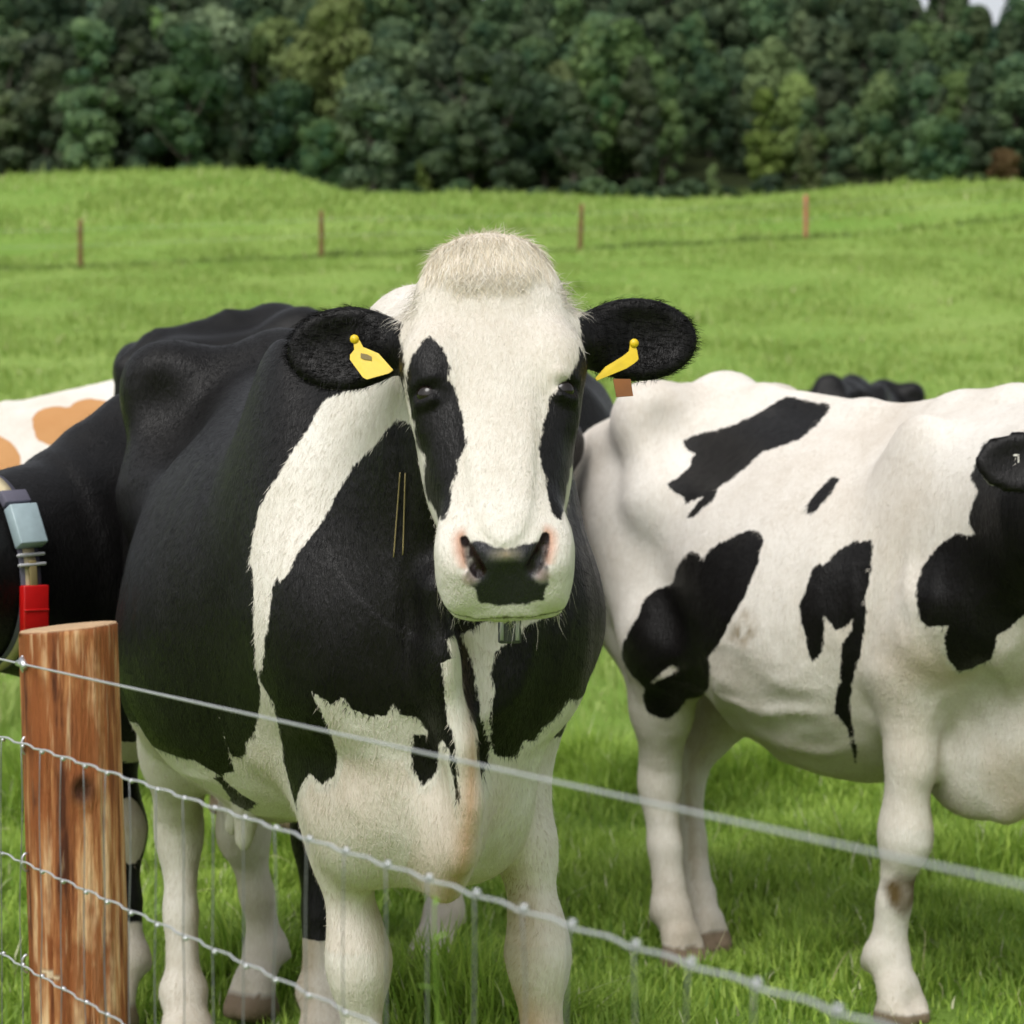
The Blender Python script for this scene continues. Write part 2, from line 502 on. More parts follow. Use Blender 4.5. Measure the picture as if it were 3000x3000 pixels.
    for s in (-1, 1):
        el((.162, s * .088, .014), (.050, .032, .030), axang((0, 0, 1), s * .05), k=.035)      # brow
        el((.155, s * .108, -.005), (.035, .022, .022), k=.03)
        el((.215, s * .097, -.022), (.045, .022, .026), k=.03)                                # lower lid and cheek bone
        el((.235, s * .070, -.105), (.110, .034, .075), k=.05)                                 # jaw muscle
        el((.31, s * .064, -.060), (.09, .026, .05), k=.05)
        el((.460, s * .055, -.078), (.046, .033, .036), k=.05)                                # upper lip pads
        el((.445, s * .050, -.016), (.045, .034, .020), k=.05)                                # nostril wings
        el((.09, s * .112, -.055), (.035, .03, .035), k=.04)                                  # ear base
        el((.214, s * .105, .024), (.021, .013, .012), axang((1, 0, 0), -s * .8), k=.008, carve=True)
        f.limb(T((.199, s * .090, .036)), T((.199, s * .113, .014)), .0085 * hs, .0085 * hs, k=.010)          # upper lid
        f.limb(T((.230, s * .092, .026)), T((.228, s * .112, .008)), .006 * hs, .006 * hs, k=.012)            # lower lid                   # eye socket
        # nostril: a comma, its tail running up and outwards
        NP = nostril_path(s)
        for q in range(len(NP) - 1):
            f.limb(T(NP[q][:3]), T(NP[q + 1][:3]), NP[q][3] * hs, NP[q + 1][3] * hs, k=.006, carve=True)
    el((.30, 0, .022), (.16, .040, .012), k=.03)                                              # nose bridge
    el((.03, 0, -.005), (.06, .098, .045), k=.04)                                              # poll
    if p.get('tuft', True):
        el((-.012, 0, .014), (.044, .074, .036), k=.03); el((.030, 0, .038), (.028, .062, .014), k=.018)
    el((.455, 0, -.128), (.05, .062, .030), k=.025)                                           # chin
    el((.500, 0, -.083), (.05, .085, .0035), axang((0, 1, 0), .12), k=.006, carve=True)       # mouth slit
    f.limb(T((.43, 0, -.125)), T((.22, 0, -.155)), .045 * hs, .06 * hs, k=.04)                # lower jaw
    # ears
    for key, s in (('ear_l', 1), ('ear_r', -1)):
        e = p.get(key, {})
        out = np.array(e.get('out', (-.10, s * .97, -.18)), float); out /= np.linalg.norm(out)    # in head frame
        face = np.array(e.get('face', (.35, s * .05, .9)), float)
        face -= out * (face @ out); face /= np.linalg.norm(face)
        side = np.cross(face, out)
        E = np.stack([out, side, face], 1)
        a, b = e.get('size', (.090, .064))
        c0 = np.array([.088, s * .115, -.055])
        c = c0 + out * (a + .012)
        f.ellipsoid(T(c), np.array([a, b, .021]) * hs, R @ E, .012)
        f.ellipsoid(T(c + face * .021 + out * .004), np.array([a * .82, b * .78, .021]) * hs, R @ E, .012, carve=True)
        f.limb(T(c0), T(c0 + out * .05 - face * .008), .036 * hs, .030 * hs, k=.03)
    # tail
    if p.get('tail', True):
        f.chain([(-.86, 0, 1.40), (-.95, 0, 1.33), (-.985, 0, 1.1), (-.98, .02, .8), (-.97, .03, .55)], [.04, .036, .026, .02, .03], k=.03)
    for fn in p.get('extra', []):
        fn(f, hx, R)
    V, Q = f.skin(smooth=4)
    N = vnormals(V, Q)
    # ribs, loose skin and muscle relief
    x, y, z = V.T
    body = np.clip((x + .35) / .2, 0, 1) * np.clip((.45 - x) / .12, 0, 1) * np.clip((z - .75) / .15, 0, 1) * np.clip((1.40 - z) / .1, 0, 1)
    rib = np.sin((x + .25 * (z - 1.1) + .04 * (vnoise(V, 3) - .5)) * 2 * np.pi / .085)
    dsp = body * (.0012 * rib * p.get('ribs', 1.0))
    dsp += .005 * (vnoise(V * np.array([1, 1, 1.6]), 13, 2, 3) - .5) * np.clip((1.15 - z) / .3, .25, 1) * (np.linalg.norm(V - hx(.2, 0, 0), axis=1) > .42)
    dsp += .013 * (vnoise(V, 4.5, 2, 1) - .5) * np.clip(.5 + (1.2 - z), .3, 1) * (np.linalg.norm(V - hx(.2, 0, 0), axis=1) > .42)
    wr = np.sin((z * 1.0 + .35 * x + .05 * vnoise(V, 5, 2, 4)) * 2 * np.pi / .045)
    neckm = np.clip((x - .62) / .1, 0, 1) * np.clip((1.25 - z) / .2, 0, 1) * (z > .6) * (np.linalg.norm(V - hx(.2, 0, 0), axis=1) > .40)
    fo = p.get('folds', 0)
    if fo:
        fz = np.clip((.95 - z) / .2, 0, 1) * np.clip((z - .42) / .06, 0, 1) * np.clip((.33 - x) / .1, 0, 1) * np.clip((x + .45) / .1, 0, 1)
        rn = 1 - np.abs(2 * vnoise(V * np.array([.45, .45, 1.5]), 9, 2, 7) - 1)
        dsp += fo * fz * .012 * (rn**2 - .4)
        sh_ = np.clip((x - .2) / .15, 0, 1) * np.clip((1.3 - z) / .2, 0, 1) * np.clip((z - .6) / .1, 0, 1)
        rn2 = 1 - np.abs(2 * vnoise(V * np.array([1.6, 1.6, .5]), 7, 2, 11) - 1)
        dsp += fo * sh_ * .008 * (rn2**2 - .4)
    V = V + N * dsp[:, None]
    if 'warp' in p: V = p['warp'](V); N = vnormals(V, Q)
    return V, Q, N, hx

def copy_tree(o, parent=None):
    c = o.copy(); C.objects.link(c); c.parent = parent
    for ch in o.children: copy_tree(ch, c)
    return c
# ------------------------------------------------------------------ where each cow stands, how it is posed
def to_local(p, pt):
    return rotz(-p['heading']) @ (np.asarray(pt, float) - np.asarray(p['loc'], float))

def spec(loc, fwd, head_pos, head_R, legs, **kw):
    """loc and head_pos in world metres, fwd the horizontal heading, legs in cow space"""
    h = math.atan2(fwd[1], fwd[0])
    p = dict(loc=tuple(loc), heading=h, legs=legs, **kw)
    p['head_o'] = to_local(p, head_pos)
    p['head_R'] = rotz(-h) @ head_R
    return p

def smooth01(a, b, x):
    t = np.clip((x - a) / (b - a), 0, 1); return t * t * (3 - 2 * t)
def warp_right(V):      # a back that is lower over the shoulders than over the hips
    V = V.copy(); V[:, 2] -= .060 * smooth01(-.35, .45, V[:, 0]) * smooth01(.7, 1.3, V[:, 2]); return V
def warp_collar(V):
    V = V.copy(); V[:, 2] -= .10 * smooth01(-.3, .35, V[:, 0]) * smooth01(.7, 1.3, V[:, 2]); return V
COWS = {}
# the cow that looks into the camera
COWS['main'] = spec((-.335, 4.40, 0), (.30, -.954), (-.035, 3.44, 1.525), head_frame(29, yaw=3, roll=-2),
         dict(fl=(.58, .235, 0), fr=(.52, -.055, 0), hl=(-.55, .11, 0), hr=(-.63, -.17, 0)), step=.013, fine_step=.005, widen=1.06, head_scale=.98, elbow_fr=.135, elbow_fl=.195, brisket=.03, pectoral=.145, ear_l=dict(size=(.096, .064)), leg_k=.86, hind_k=.95, folds=.7,
         dewlap=[((.93, -.06, 1.06), .03), ((.92, -.05, .95), .024), ((.90, -.02, .83), .026), ((.885, 0, .74), .022), ((.85, 0, .67), .022), ((.77, 0, .615), .024), ((.64, 0, .62), .03)])
# the white cow at the right, facing right and towards the camera, its head out of the picture
_t = np.array(TORSO); _t[:5, 0] = (-1.04, -.97, -.82, -.64, -.46); _t[4:11, 3] -= np.array([.02, .06, .09, .09, .08, .06, .03])
COWS['right'] = spec((.82, 5.885, -.02), (.56, -.83), (1.225, 4.70, 1.425), head_frame(30, yaw=8),
         dict(fl=(.66, .16, 0), fr=(.40, -.205, 0), hl=(-.60, .03, -.03), hr=(-.475, -.15, -.03)), step=.013, torso=_t, ribs=.4, udder=False, tail=False, pins=False, leg_k=1.02, hind_k=1.1, folds=1.3, warp=warp_right, brisket=.10,
         extra=[lambda f, hx, R: (f.ellipsoid((.52, -.05, .60), (.17, .085, .135), k=.05), f.limb((.62, -.05, .50), (.80, -.02, .62), .03, .05, k=.05))])
# the black cow with the collar at the left
COWS['collar'] = spec((-.49, 5.74, 0), (-.6, -.8), (-1.17, 4.72, 1.22), head_frame(55, yaw=-50),
         dict(fl=(.30, .12, 0), fr=(.57, -.06, 0), hl=(-.30, .16, 0), hr=(-.42, -.25, 0)), step=.016, warp=warp_collar,
         neck=[((.50, 0, 1.14), .27), ((.80, .02, 1.12), .215), ((1.0, .05, 1.10), .195), ((1.18, .09, 1.10), .17)])
# further cows of which little shows
COWS['behind'] = spec((-.33, 7.3, .22), (.8, .6), (.59, 8.0, .85), head_frame(40, yaw=120),
         dict(fl=(.12, .14, 0), fr=(.02, -.15, 0), hl=(-.55, .2, 0), hr=(-.55, -.2, 0)), step=.022, warp=lambda V: warp_right(warp_right(V)))
COWS['brown'] = spec((-1.72, 8.5, .10), (-.93, -.36), (-2.77, 8.1, 1.0), head_frame(50, yaw=-70),
         dict(fl=(.55, .16, 0), fr=(.52, -.17, 0), hl=(-.55, .2, 0), hr=(-.55, -.2, 0)), step=.022, warp=lambda V: warp_right(warp_right(V)))
COWS['far'] = spec((2.6, 17.2, .46), (-.35, -.93), (2.13, 15.9, 1.90), head_frame(30, yaw=0),
         dict(fl=(.55, .16, 0), fr=(.52, -.17, 0), hl=(-.55, .2, 0), hr=(-.55, -.2, 0)), step=.022)

HOOVES = [tuple(np.asarray(c['loc']) + rotz(c['heading']) @ (np.array(l) + [.03, 0, 0])) for c in COWS.values() for l in c['legs'].values()]
# ------------------------------------------------------------------ coat markings, drawn on each animal in its own frame (metres)
MARK = {
    'eye_r': [(-0.0921,0.1001),(-0.0806,0.1087),(-0.0725,0.1198),(-0.068,0.134),(-0.0624,0.1464),(-0.0673,0.1584),(-0.0677,0.167),(-0.0598,0.1827),(-0.0555,0.2003),(-0.0499,0.2217),(-0.0483,0.2426),(-0.0504,0.2665),(-0.0555,0.2712),(-0.0611,0.2862),(-0.0635,0.3031),(-0.0692,0.3197),(-0.0709,0.34),(-0.0756,0.3499),(-0.0807,0.3649),(-0.0863,0.3669),(-0.0902,0.36),(-0.0946,0.3477),(-0.1022,0.3348),(-0.1066,0.3187),(-0.1077,0.2984),(-0.1063,0.2734),(-0.1132,0.2635),(-0.117,0.2432),(-0.1188,0.2231),(-0.1214,0.2024),(-0.1258,0.1814),(-0.1268,0.1612),(-0.1209,0.1379),(-0.1135,0.1228),(-0.1027,0.1074)],
    'eye_l': [(0.1242,0.1242),(0.1331,0.1375),(0.1393,0.1665),(0.1405,0.1835),(0.1385,0.1935),(0.1376,0.2205),(0.1348,0.2543),(0.124,0.2742),(0.1133,0.2907),(0.1031,0.2944),(0.1002,0.3133),(0.0926,0.3376),(0.0859,0.3554),(0.0801,0.3708),(0.0732,0.369),(0.0674,0.3554),(0.0635,0.3383),(0.0637,0.3144),(0.0579,0.2939),(0.0559,0.2699),(0.0625,0.2492),(0.0676,0.2249),(0.0724,0.2041),(0.0746,0.1938),(0.0848,0.1893),(0.0908,0.1771),(0.1015,0.172),(0.1127,0.1567),(0.1192,0.139)],
    'nose': [(-0.0439,0.3971),(-0.0381,0.3966),(-0.0238,0.4023),(-0.0153,0.407),(-0.0008,0.4105),(0.008,0.4108),(0.0232,0.404),(0.0411,0.4031),(0.0609,0.4008),(0.0649,0.4054),(0.0624,0.423),(0.0574,0.4375),(0.0587,0.4581),(0.0543,0.4697),(0.053,0.483),(0.0281,0.4881),(-0.0015,0.4885),(-0.0314,0.4858),(-0.0403,0.481),(-0.0417,0.4661),(-0.0519,0.4569),(-0.0558,0.4392),(-0.042,0.4309),(-0.0445,0.4161),(-0.0484,0.4042)],
    'flank': [(0.315,1.377),(0.214,1.349),(0.198,1.311),(0.183,1.286),(0.156,1.245),(0.135,1.217),(0.113,1.175),(0.105,1.134),(0.097,1.092),(0.109,1.09),(0.12,1.052),(0.118,0.966),(0.114,0.921),(0.115,0.907),(0.119,0.902),(0.088,0.851),(0.063,0.812),(0.034,0.793),(0.029,0.773),(0.001,0.761),(-0.018,0.766),(-0.022,0.791),(-0.021,0.827),(-0.022,0.842),(-0.023,0.815),(-0.023,0.778),(-0.024,0.735),(-0.084,0.714),(-0.071,0.702),(-0.076,0.671),(-0.271,0.568),(-0.259,0.543),(-0.283,0.532),(-0.011,0.669),(-0.036,0.689),(-0.066,0.722),(-0.112,0.745),(-0.729,0.75),(-0.732,1.6),(0.024,1.619),(0.32,1.452)],
    'chest_r': [(0.377,1.316),(0.344,1.279),(0.297,1.247),(0.276,1.218),(0.26,1.189),(0.234,1.149),(0.205,1.109),(0.196,1.084),(0.179,1.069),(0.166,1.081),(0.162,1.054),(0.161,1.019),(0.136,0.935),(0.116,0.919),(0.146,0.877),(0.131,0.823),(0.122,0.771),(0.126,0.716),(0.133,0.688),(0.133,0.7),(0.185,0.766),(0.214,0.746),(0.24,0.763),(0.248,0.787),(0.253,0.83),(0.245,0.868),(0.234,0.905),(0.267,0.885),(0.283,0.897),(0.297,0.878),(0.329,0.867),(0.353,0.87),(0.365,0.886),(0.376,0.869),(0.398,0.867),(0.417,0.841),(0.387,0.839),(0.378,0.788),(0.396,0.76),(0.418,0.783),(0.437,0.828),(0.448,0.836),(0.459,0.821),(0.46,0.771),(0.469,0.717),(0.478,0.773),(0.49,0.821),(0.487,0.867),(0.478,0.94),(0.474,0.956),(0.464,0.991),(0.541,1.044),(0.545,1.134),(0.511,1.275)],
    'chest_l': [(0.593,1.04),(0.507,0.964),(0.502,0.926),(0.507,0.91),(0.501,0.868),(0.492,0.822),(0.497,0.802),(0.515,0.793),(0.528,0.82),(0.539,0.817),(0.564,0.85),(0.588,0.882),(0.59,0.877),(0.616,0.847),(0.632,0.837),(0.644,0.872),(0.661,0.914),(0.931,0.918),(0.929,1.383),(0.681,1.324),(0.676,1.18),(0.616,1.135)],
    'streak': [(0.676,1.185),(0.574,1.174),(0.585,1.142),(0.601,1.093),(0.612,1.038),(0.615,0.977),(0.615,0.984),(0.612,1.03),(0.603,1.068),(0.695,1.129),(0.686,1.157)],
    'p1': [(-0.131,1.46),(-0.1,1.452),(-0.056,1.439),(-0.036,1.441),(-0.029,1.426),(-0.046,1.403),(-0.081,1.368),(-0.109,1.345),(-0.153,1.331),(-0.193,1.321),(-0.232,1.284),(-0.272,1.25),(-0.306,1.227),(-0.311,1.204),(-0.34,1.181),(-0.369,1.152),(-0.384,1.155),(-0.369,1.175),(-0.352,1.198),(-0.34,1.207),(-0.364,1.198),(-0.387,1.186),(-0.393,1.204),(-0.417,1.215),(-0.435,1.238),(-0.406,1.256),(-0.378,1.282),(-0.378,1.303),(-0.366,1.315),(-0.39,1.327),(-0.397,1.351),(-0.367,1.365),(-0.308,1.376),(-0.261,1.39),(-0.215,1.413),(-0.174,1.437),(-0.151,1.454)],
    'p2': [(-0.03,1.257),(-0.018,1.249),(-0.033,1.222),(-0.055,1.195),(-0.092,1.158),(-0.094,1.184),(-0.081,1.206),(-0.059,1.233)],
    'p3': [(-0.226,1.127),(-0.204,1.123),(-0.196,1.102),(-0.204,1.075),(-0.21,1.042),(-0.226,1.004),(-0.242,0.966),(-0.259,0.932),(-0.275,0.904),(-0.297,0.858),(-0.329,0.814),(-0.323,0.792),(-0.327,0.742),(-0.349,0.69),(-0.389,0.686),(-0.402,0.66),(-0.431,0.635),(-0.461,0.634),(-0.491,0.65),(-0.502,0.681),(-0.495,0.714),(-0.513,0.731),(-0.538,0.752),(-0.558,0.786),(-0.552,0.824),(-0.533,0.868),(-0.512,0.898),(-0.501,0.939),(-0.471,0.966),(-0.422,0.986),(-0.413,1.019),(-0.397,1.049),(-0.374,1.07),(-0.353,1.066),(-0.341,1.047),(-0.327,1.075),(-0.293,1.099),(-0.259,1.116)],
    'sliver': [(-0.482,0.728),(-0.451,0.756),(-0.421,0.785),(-0.404,0.771),(-0.446,0.744),(-0.476,0.726)],
    'p4': [(0.047,1.116),(0.051,1.093),(0.046,1.051),(0.04,1.01),(0.03,0.973),(0.038,0.947),(0.031,0.905),(0.026,0.858),(0.014,0.82),(0.007,0.775),(0.003,0.725),(0.013,0.663),(0.023,0.61),(0.02,0.577),(0.009,0.628),(-0.003,0.674),(-0.03,0.707),(-0.031,0.752),(-0.021,0.79),(-0.019,0.834),(-0.015,0.877),(0.003,0.904),(0.005,0.93),(-0.012,0.909),(-0.033,0.905),(-0.048,0.923),(-0.058,0.938),(-0.056,0.902),(-0.063,0.853),(-0.078,0.826),(-0.091,0.841),(-0.099,0.883),(-0.11,0.92),(-0.112,0.957),(-0.097,1.0),(-0.083,1.042),(-0.065,1.058),(-0.058,1.048),(-0.042,1.069),(-0.021,1.085),(0.002,1.102),(0.014,1.11),(0.029,1.105)],
    'p5': [(0.277,1.33),(0.249,1.252),(0.261,1.224),(0.252,1.199),(0.243,1.159),(0.256,1.13),(0.244,1.124),(0.226,1.134),(0.186,1.102),(0.153,1.056),(0.14,1.015),(0.139,0.97),(0.147,0.935),(0.166,0.923),(0.204,0.927),(0.198,0.896),(0.207,0.849),(0.234,0.822),(0.257,0.831),(0.293,0.853),(0.307,0.885),(0.304,0.905),(0.331,0.926),(0.358,0.955),(0.465,1.01),(0.427,1.329)],
    'knee': [(0.08,0.322),(0.117,0.35),(0.156,0.34),(0.156,0.279),(0.126,0.244),(0.094,0.277)],
    'dirt_shade': [(-0.248,0.936),(-0.215,0.93),(-0.212,0.877),(-0.231,0.848),(-0.281,0.87)],  # speckled real dirt on the flank
}
# ------------------------------------------------------------------ materials
def new_mat(name):
    m = bpy.data.materials.new(name); m.use_nodes = True
    nt = m.node_tree
    return m, nt, nt.nodes, nt.links, nt.nodes['Principled BSDF']

def N_(nodes, t, **kw):
    n = nodes.new(t)
    for k, v in kw.items():
        if k in n.inputs.keys(): n.inputs[k].default_value = v
        else: setattr(n, k, v)
    return n

def mathn(nodes, links, op, a, b=None, c=None, clamp=False):
    n = nodes.new('ShaderNodeMath'); n.operation = op; n.use_clamp = clamp
    for i, v in enumerate((a, b, c)):
        if v is None: continue
        if isinstance(v, (int, float)): n.inputs[i].default_value = v
        else: links.new(v, n.inputs[i])
    return n.outputs[0]

def mixc(nodes, links, fac, a, b, blend='MIX'):
    n = nodes.new('ShaderNodeMix'); n.data_type = 'RGBA'; n.blend_type = blend
    for i, v in ((0, fac), (6, a), (7, b)):
        if isinstance(v, (int, float)): n.inputs[i].default_value = v
        elif isinstance(v, tuple): n.inputs[i].default_value = v if len(v) == 4 else v + (1,)
        else: links.new(v, n.inputs[i])
    return n.outputs[2]

def noise(nodes, links, vec, scale, detail=2, rough=.5, stretch=None):
    if stretch is not None:
        mp = nodes.new('ShaderNodeMapping'); mp.inputs['Scale'].default_value = stretch
        links.new(vec, mp.inputs['Vector']); vec = mp.outputs[0]
    n = nodes.new('ShaderNodeTexNoise')
    n.inputs['Scale'].default_value = scale; n.inputs['Detail'].default_value = detail; n.inputs['Roughness'].default_value = rough
    links.new(vec, n.inputs['Vector'])
    return n.outputs[0]

def ramp(nodes, links, fac, stops):
    n = nodes.new('ShaderNodeValToRGB')
    cr = n.color_ramp
    while len(cr.elements) < len(stops): cr.elements.new(.5)
    for e, (pos, col) in zip(cr.elements, stops):
        e.position = pos; e.color = col if len(col) == 4 else tuple(col) + (1,)
    links.new(fac, n.inputs[0])
    return n.outputs[0]

def plain(name, col, rough=.6, metal=0.0, spec=.5, var=.15, scale=30, bump=0.0):
    m, nt, nd, lk, b = new_mat(name)
    tc = nd.new('ShaderNodeTexCoord')
    n = noise(nd, lk, tc.outputs['Object'], scale, 4, .6)
    c = mixc(nd, lk, n, tuple(x * (1 - var) for x in col), tuple(min(1, x * (1 + var)) for x in col))
    lk.new(c, b.inputs['Base Color'])
    b.inputs['Roughness'].default_value = rough; b.inputs['Metallic'].default_value = metal
    b.inputs['Specular IOR Level'].default_value = spec
    if bump:
        bp = nd.new('ShaderNodeBump'); bp.inputs['Strength'].default_value = bump; bp.inputs['Distance'].default_value = .003
        lk.new(n, bp.inputs['Height']); lk.new(bp.outputs[0], b.inputs['Normal'])
    return m

def coat(name, dark=((.002, .002, .0022), (.009, .0078, .007)), white=((.56, .495, .415), (.765, .725, .665)), dark_rough=.42):
    """short hair: dark markings over white, edges broken up along the lie of the hair"""
    m, nt, nd, lk, b = new_mat(name)
    tc = nd.new('ShaderNodeTexCoord'); P = tc.outputs['Object']
    at = nd.new('ShaderNodeAttribute'); at.attribute_name = 'patch'
    tn = nd.new('ShaderNodeAttribute'); tn.attribute_name = 'tint'
    dr = nd.new('ShaderNodeAttribute'); dr.attribute_name = 'dirt_shade'
    nA = noise(nd, lk, P, 62, 3, .6, (1, 1, .45)); nB = noise(nd, lk, P, 260, 2, .5, (1, 1, .35)); nC = noise(nd, lk, P, 18, 2, .5)
    v = mathn(nd, lk, 'MULTIPLY_ADD', mathn(nd, lk, 'SUBTRACT', nA, .5), .012, at.outputs['Fac'])
    v = mathn(nd, lk, 'MULTIPLY_ADD', mathn(nd, lk, 'SUBTRACT', nB, .5), .009, v)
    v = mathn(nd, lk, 'MULTIPLY_ADD', mathn(nd, lk, 'SUBTRACT', nC, .5), .008, v)
    mr = nd.new('ShaderNodeMapRange'); mr.interpolation_type = 'SMOOTHSTEP'
    mr.inputs['From Min'].default_value = -.0022; mr.inputs['From Max'].default_value = .0022
    lk.new(v, mr.inputs['Value']); mask = mr.outputs[0]
    big = noise(nd, lk, P, 3.2, 4, .6); hair = noise(nd, lk, P, 170, 3, .65, (1, 1, .22)); fine = noise(nd, lk, P, 420, 2, .6, (1, 1, .18))
    wv = mathn(nd, lk, 'ADD', mathn(nd, lk, 'MULTIPLY', big, .75), mathn(nd, lk, 'MULTIPLY', hair, .35), clamp=True)
    wc = ramp(nd, lk, wv, [(.30, white[0]), (.62, white[1])])
    spk = ramp(nd, lk, noise(nd, lk, P, 95, 3, .7), [(.66, (0, 0, 0)), (.76, (1, 1, 1))])
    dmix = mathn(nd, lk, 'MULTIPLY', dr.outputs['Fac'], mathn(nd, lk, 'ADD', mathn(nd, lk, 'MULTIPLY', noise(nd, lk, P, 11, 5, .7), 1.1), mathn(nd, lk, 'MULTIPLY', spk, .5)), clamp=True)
    wc = mixc(nd, lk, dmix, wc, (.33, .225, .095))  # one brown serves the dirt and the painted shade
    bc = mixc(nd, lk, mathn(nd, lk, 'ADD', mathn(nd, lk, 'MULTIPLY', big, .8), mathn(nd, lk, 'MULTIPLY', hair, .3), clamp=True), dark[0], dark[1])
    c = mixc(nd, lk, mask, wc, bc)
    tal = mathn(nd, lk, 'MULTIPLY', tn.outputs['Alpha'], mathn(nd, lk, 'MULTIPLY_ADD', mask, -.75, 1.0))
    c = mixc(nd, lk, tal, c, tn.outputs['Color'])
    ns = nd.new('ShaderNodeAttribute'); ns.attribute_name = 'nose'
    nmr = nd.new('ShaderNodeMapRange'); nmr.interpolation_type = 'SMOOTHSTEP'; nmr.inputs['From Min'].default_value = -.0025; nmr.inputs['From Max'].default_value = .0025
    lk.new(mathn(nd, lk, 'MULTIPLY_ADD', mathn(nd, lk, 'SUBTRACT', noise(nd, lk, P, 120, 2), .5), .008, ns.outputs['Fac']), nmr.inputs['Value'])
    c = mixc(nd, lk, mathn(nd, lk, 'MULTIPLY', nmr.outputs[0], mathn(nd, lk, 'SUBTRACT', 1.0, tn.outputs['Alpha'])), c, mixc(nd, lk, noise(nd, lk, P, 300, 3), (.010, .010, .012), (.028, .027, .031)))
    nt_ = nd.new('ShaderNodeAttribute'); nt_.attribute_name = 'nostril'
    nr = nd.new('ShaderNodeMapRange'); nr.interpolation_type = 'SMOOTHSTEP'; nr.inputs['From Min'].default_value = -.0012; nr.inputs['From Max'].default_value = .0012
    lk.new(nt_.outputs['Fac'], nr.inputs['Value'])
    c = mixc(nd, lk, nr.outputs[0], c, (.010, .004, .0035))
    lk.new(c, b.inputs['Base Color'])
    r = mathn(nd, lk, 'MULTIPLY_ADD', mask, dark_rough - .72, .72)
    r = mathn(nd, lk, 'MULTIPLY_ADD', mathn(nd, lk, 'SUBTRACT', hair, .5), .35, r)
    r = mathn(nd, lk, 'MULTIPLY_ADD', nmr.outputs[0], -.42, r)
    lk.new(r, b.inputs['Roughness'])
    lk.new(mathn(nd, lk, 'MULTIPLY_ADD', nmr.outputs[0], .16, .22), b.inputs['Specular IOR Level'])
    b.inputs['Sheen Weight'].default_value = .0; b.inputs['Sheen Roughness'].default_value = .4
    bp = nd.new('ShaderNodeBump'); bp.inputs['Strength'].default_value = .5; bp.inputs['Distance'].default_value = .006
    hh = mathn(nd, lk, 'ADD', mathn(nd, lk, 'MULTIPLY', hair, .7), mathn(nd, lk, 'MULTIPLY', fine, .5))
    hh = mathn(nd, lk, 'ADD', hh, mathn(nd, lk, 'MULTIPLY', noise(nd, lk, P, 30, 3, .6), .8))
    lk.new(hh, bp.inputs['Height']); lk.new(bp.outputs[0], b.inputs['Normal'])
    return m

def strand_mat(name, a, bcol, rough=.5, transl=.25, spec=.3):
    m, nt, nd, lk, b = new_mat(name)
    at = nd.new('ShaderNodeAttribute'); at.attribute_name = 'shade'
    c = mixc(nd, lk, at.outputs['Fac'], a, bcol)
    lk.new(c, b.inputs['Base Color']); b.inputs['Roughness'].default_value = rough
    b.inputs['Specular IOR Level'].default_value = spec
    tr = nd.new('ShaderNodeBsdfTranslucent'); lk.new(c, tr.inputs['Color'])
    mx = nd.new('ShaderNodeMixShader'); mx.inputs[0].default_value = transl
    lk.new(b.outputs[0], mx.inputs[1]); lk.new(tr.outputs[0], mx.inputs[2])
    lk.new(mx.outputs[0], nd['Material Output'].inputs['Surface'])
    return m

def fur_mat(name, white, dark):
    m, nt, nd, lk, b = new_mat(name)
    at = nd.new('ShaderNodeAttribute'); at.attribute_name = 'shade'
    pt = nd.new('ShaderNodeAttribute'); pt.attribute_name = 'tint'
    w = mixc(nd, lk, at.outputs['Fac'], white[0], white[1]); w = mixc(nd, lk, pt.outputs['Alpha'], w, pt.outputs['Color'])
    lk.new(w, b.inputs['Base Color']); b.inputs['Roughness'].default_value = .55; b.inputs['Specular IOR Level'].default_value = .2
    return m
M = {}
M['coat'] = coat('black_and_white_coat')
M['coat_black'] = coat('black_coat', dark=((.002, .002, .0022), (.008, .0072, .007)), dark_rough=.40)
M['coat_brown'] = coat('orange_brown_coat', dark=((.40, .165, .045), (.60, .34, .15)), dark_rough=.75)
M['fur_white'] = fur_mat('white_coat_hair', ((.52, .455, .37), (.79, .75, .68)), None)
M['fur_dark'] = strand_mat('dark_coat_hair', (.0012, .0012, .0012), (.0048, .0043, .004), .5, .0, .12)
M['eye'] = plain('eye', (.012, .008, .006), .06, var=.3)
M['poll_hair'] = strand_mat('poll_hair', (.76, .66, .50), (.92, .88, .80))
M['black_hair'] = strand_mat('black_hair', (.002, .002, .002), (.006, .0055, .005), .8, .0, .05)
M['white_hair'] = strand_mat('white_hair', (.58, .52, .43), (.79, .75, .68))
M['tag_yellow'] = plain('yellow_tag_plastic', (.72, .50, .012), .38, var=.2, scale=60)
M['tag_print'] = plain('tag_print', (.16, .11, .01), .5)
M['tag_brown'] = plain('brown_tag_plastic', (.28, .10, .02), .45)
M['strap'] = plain('collar_webbing', (.52, .44, .27), .8, scale=120, bump=.3)
M['strap_edge'] = plain('collar_edge', (.10, .095, .13), .7)
M['buckle'] = plain('collar_box', (.33, .42, .45), .4, var=.2, scale=50)
M['red'] = plain('red_plate', (.55, .008, .008), .35, var=.2)
M['grey_plastic'] = plain('grey_plastic', (.05, .052, .055), .45)
M['pale_plastic'] = plain('pale_plastic', (.42, .42, .43), .4)
M['cord'] = plain('collar_cord', (.22, .17, .07), .7)
M['wire'] = plain('galvanised_wire', (.50, .51, .53), .5, metal=.3, var=.2, scale=200)
M['steel'] = plain('staple_steel', (.62, .63, .66), .3, metal=.8)
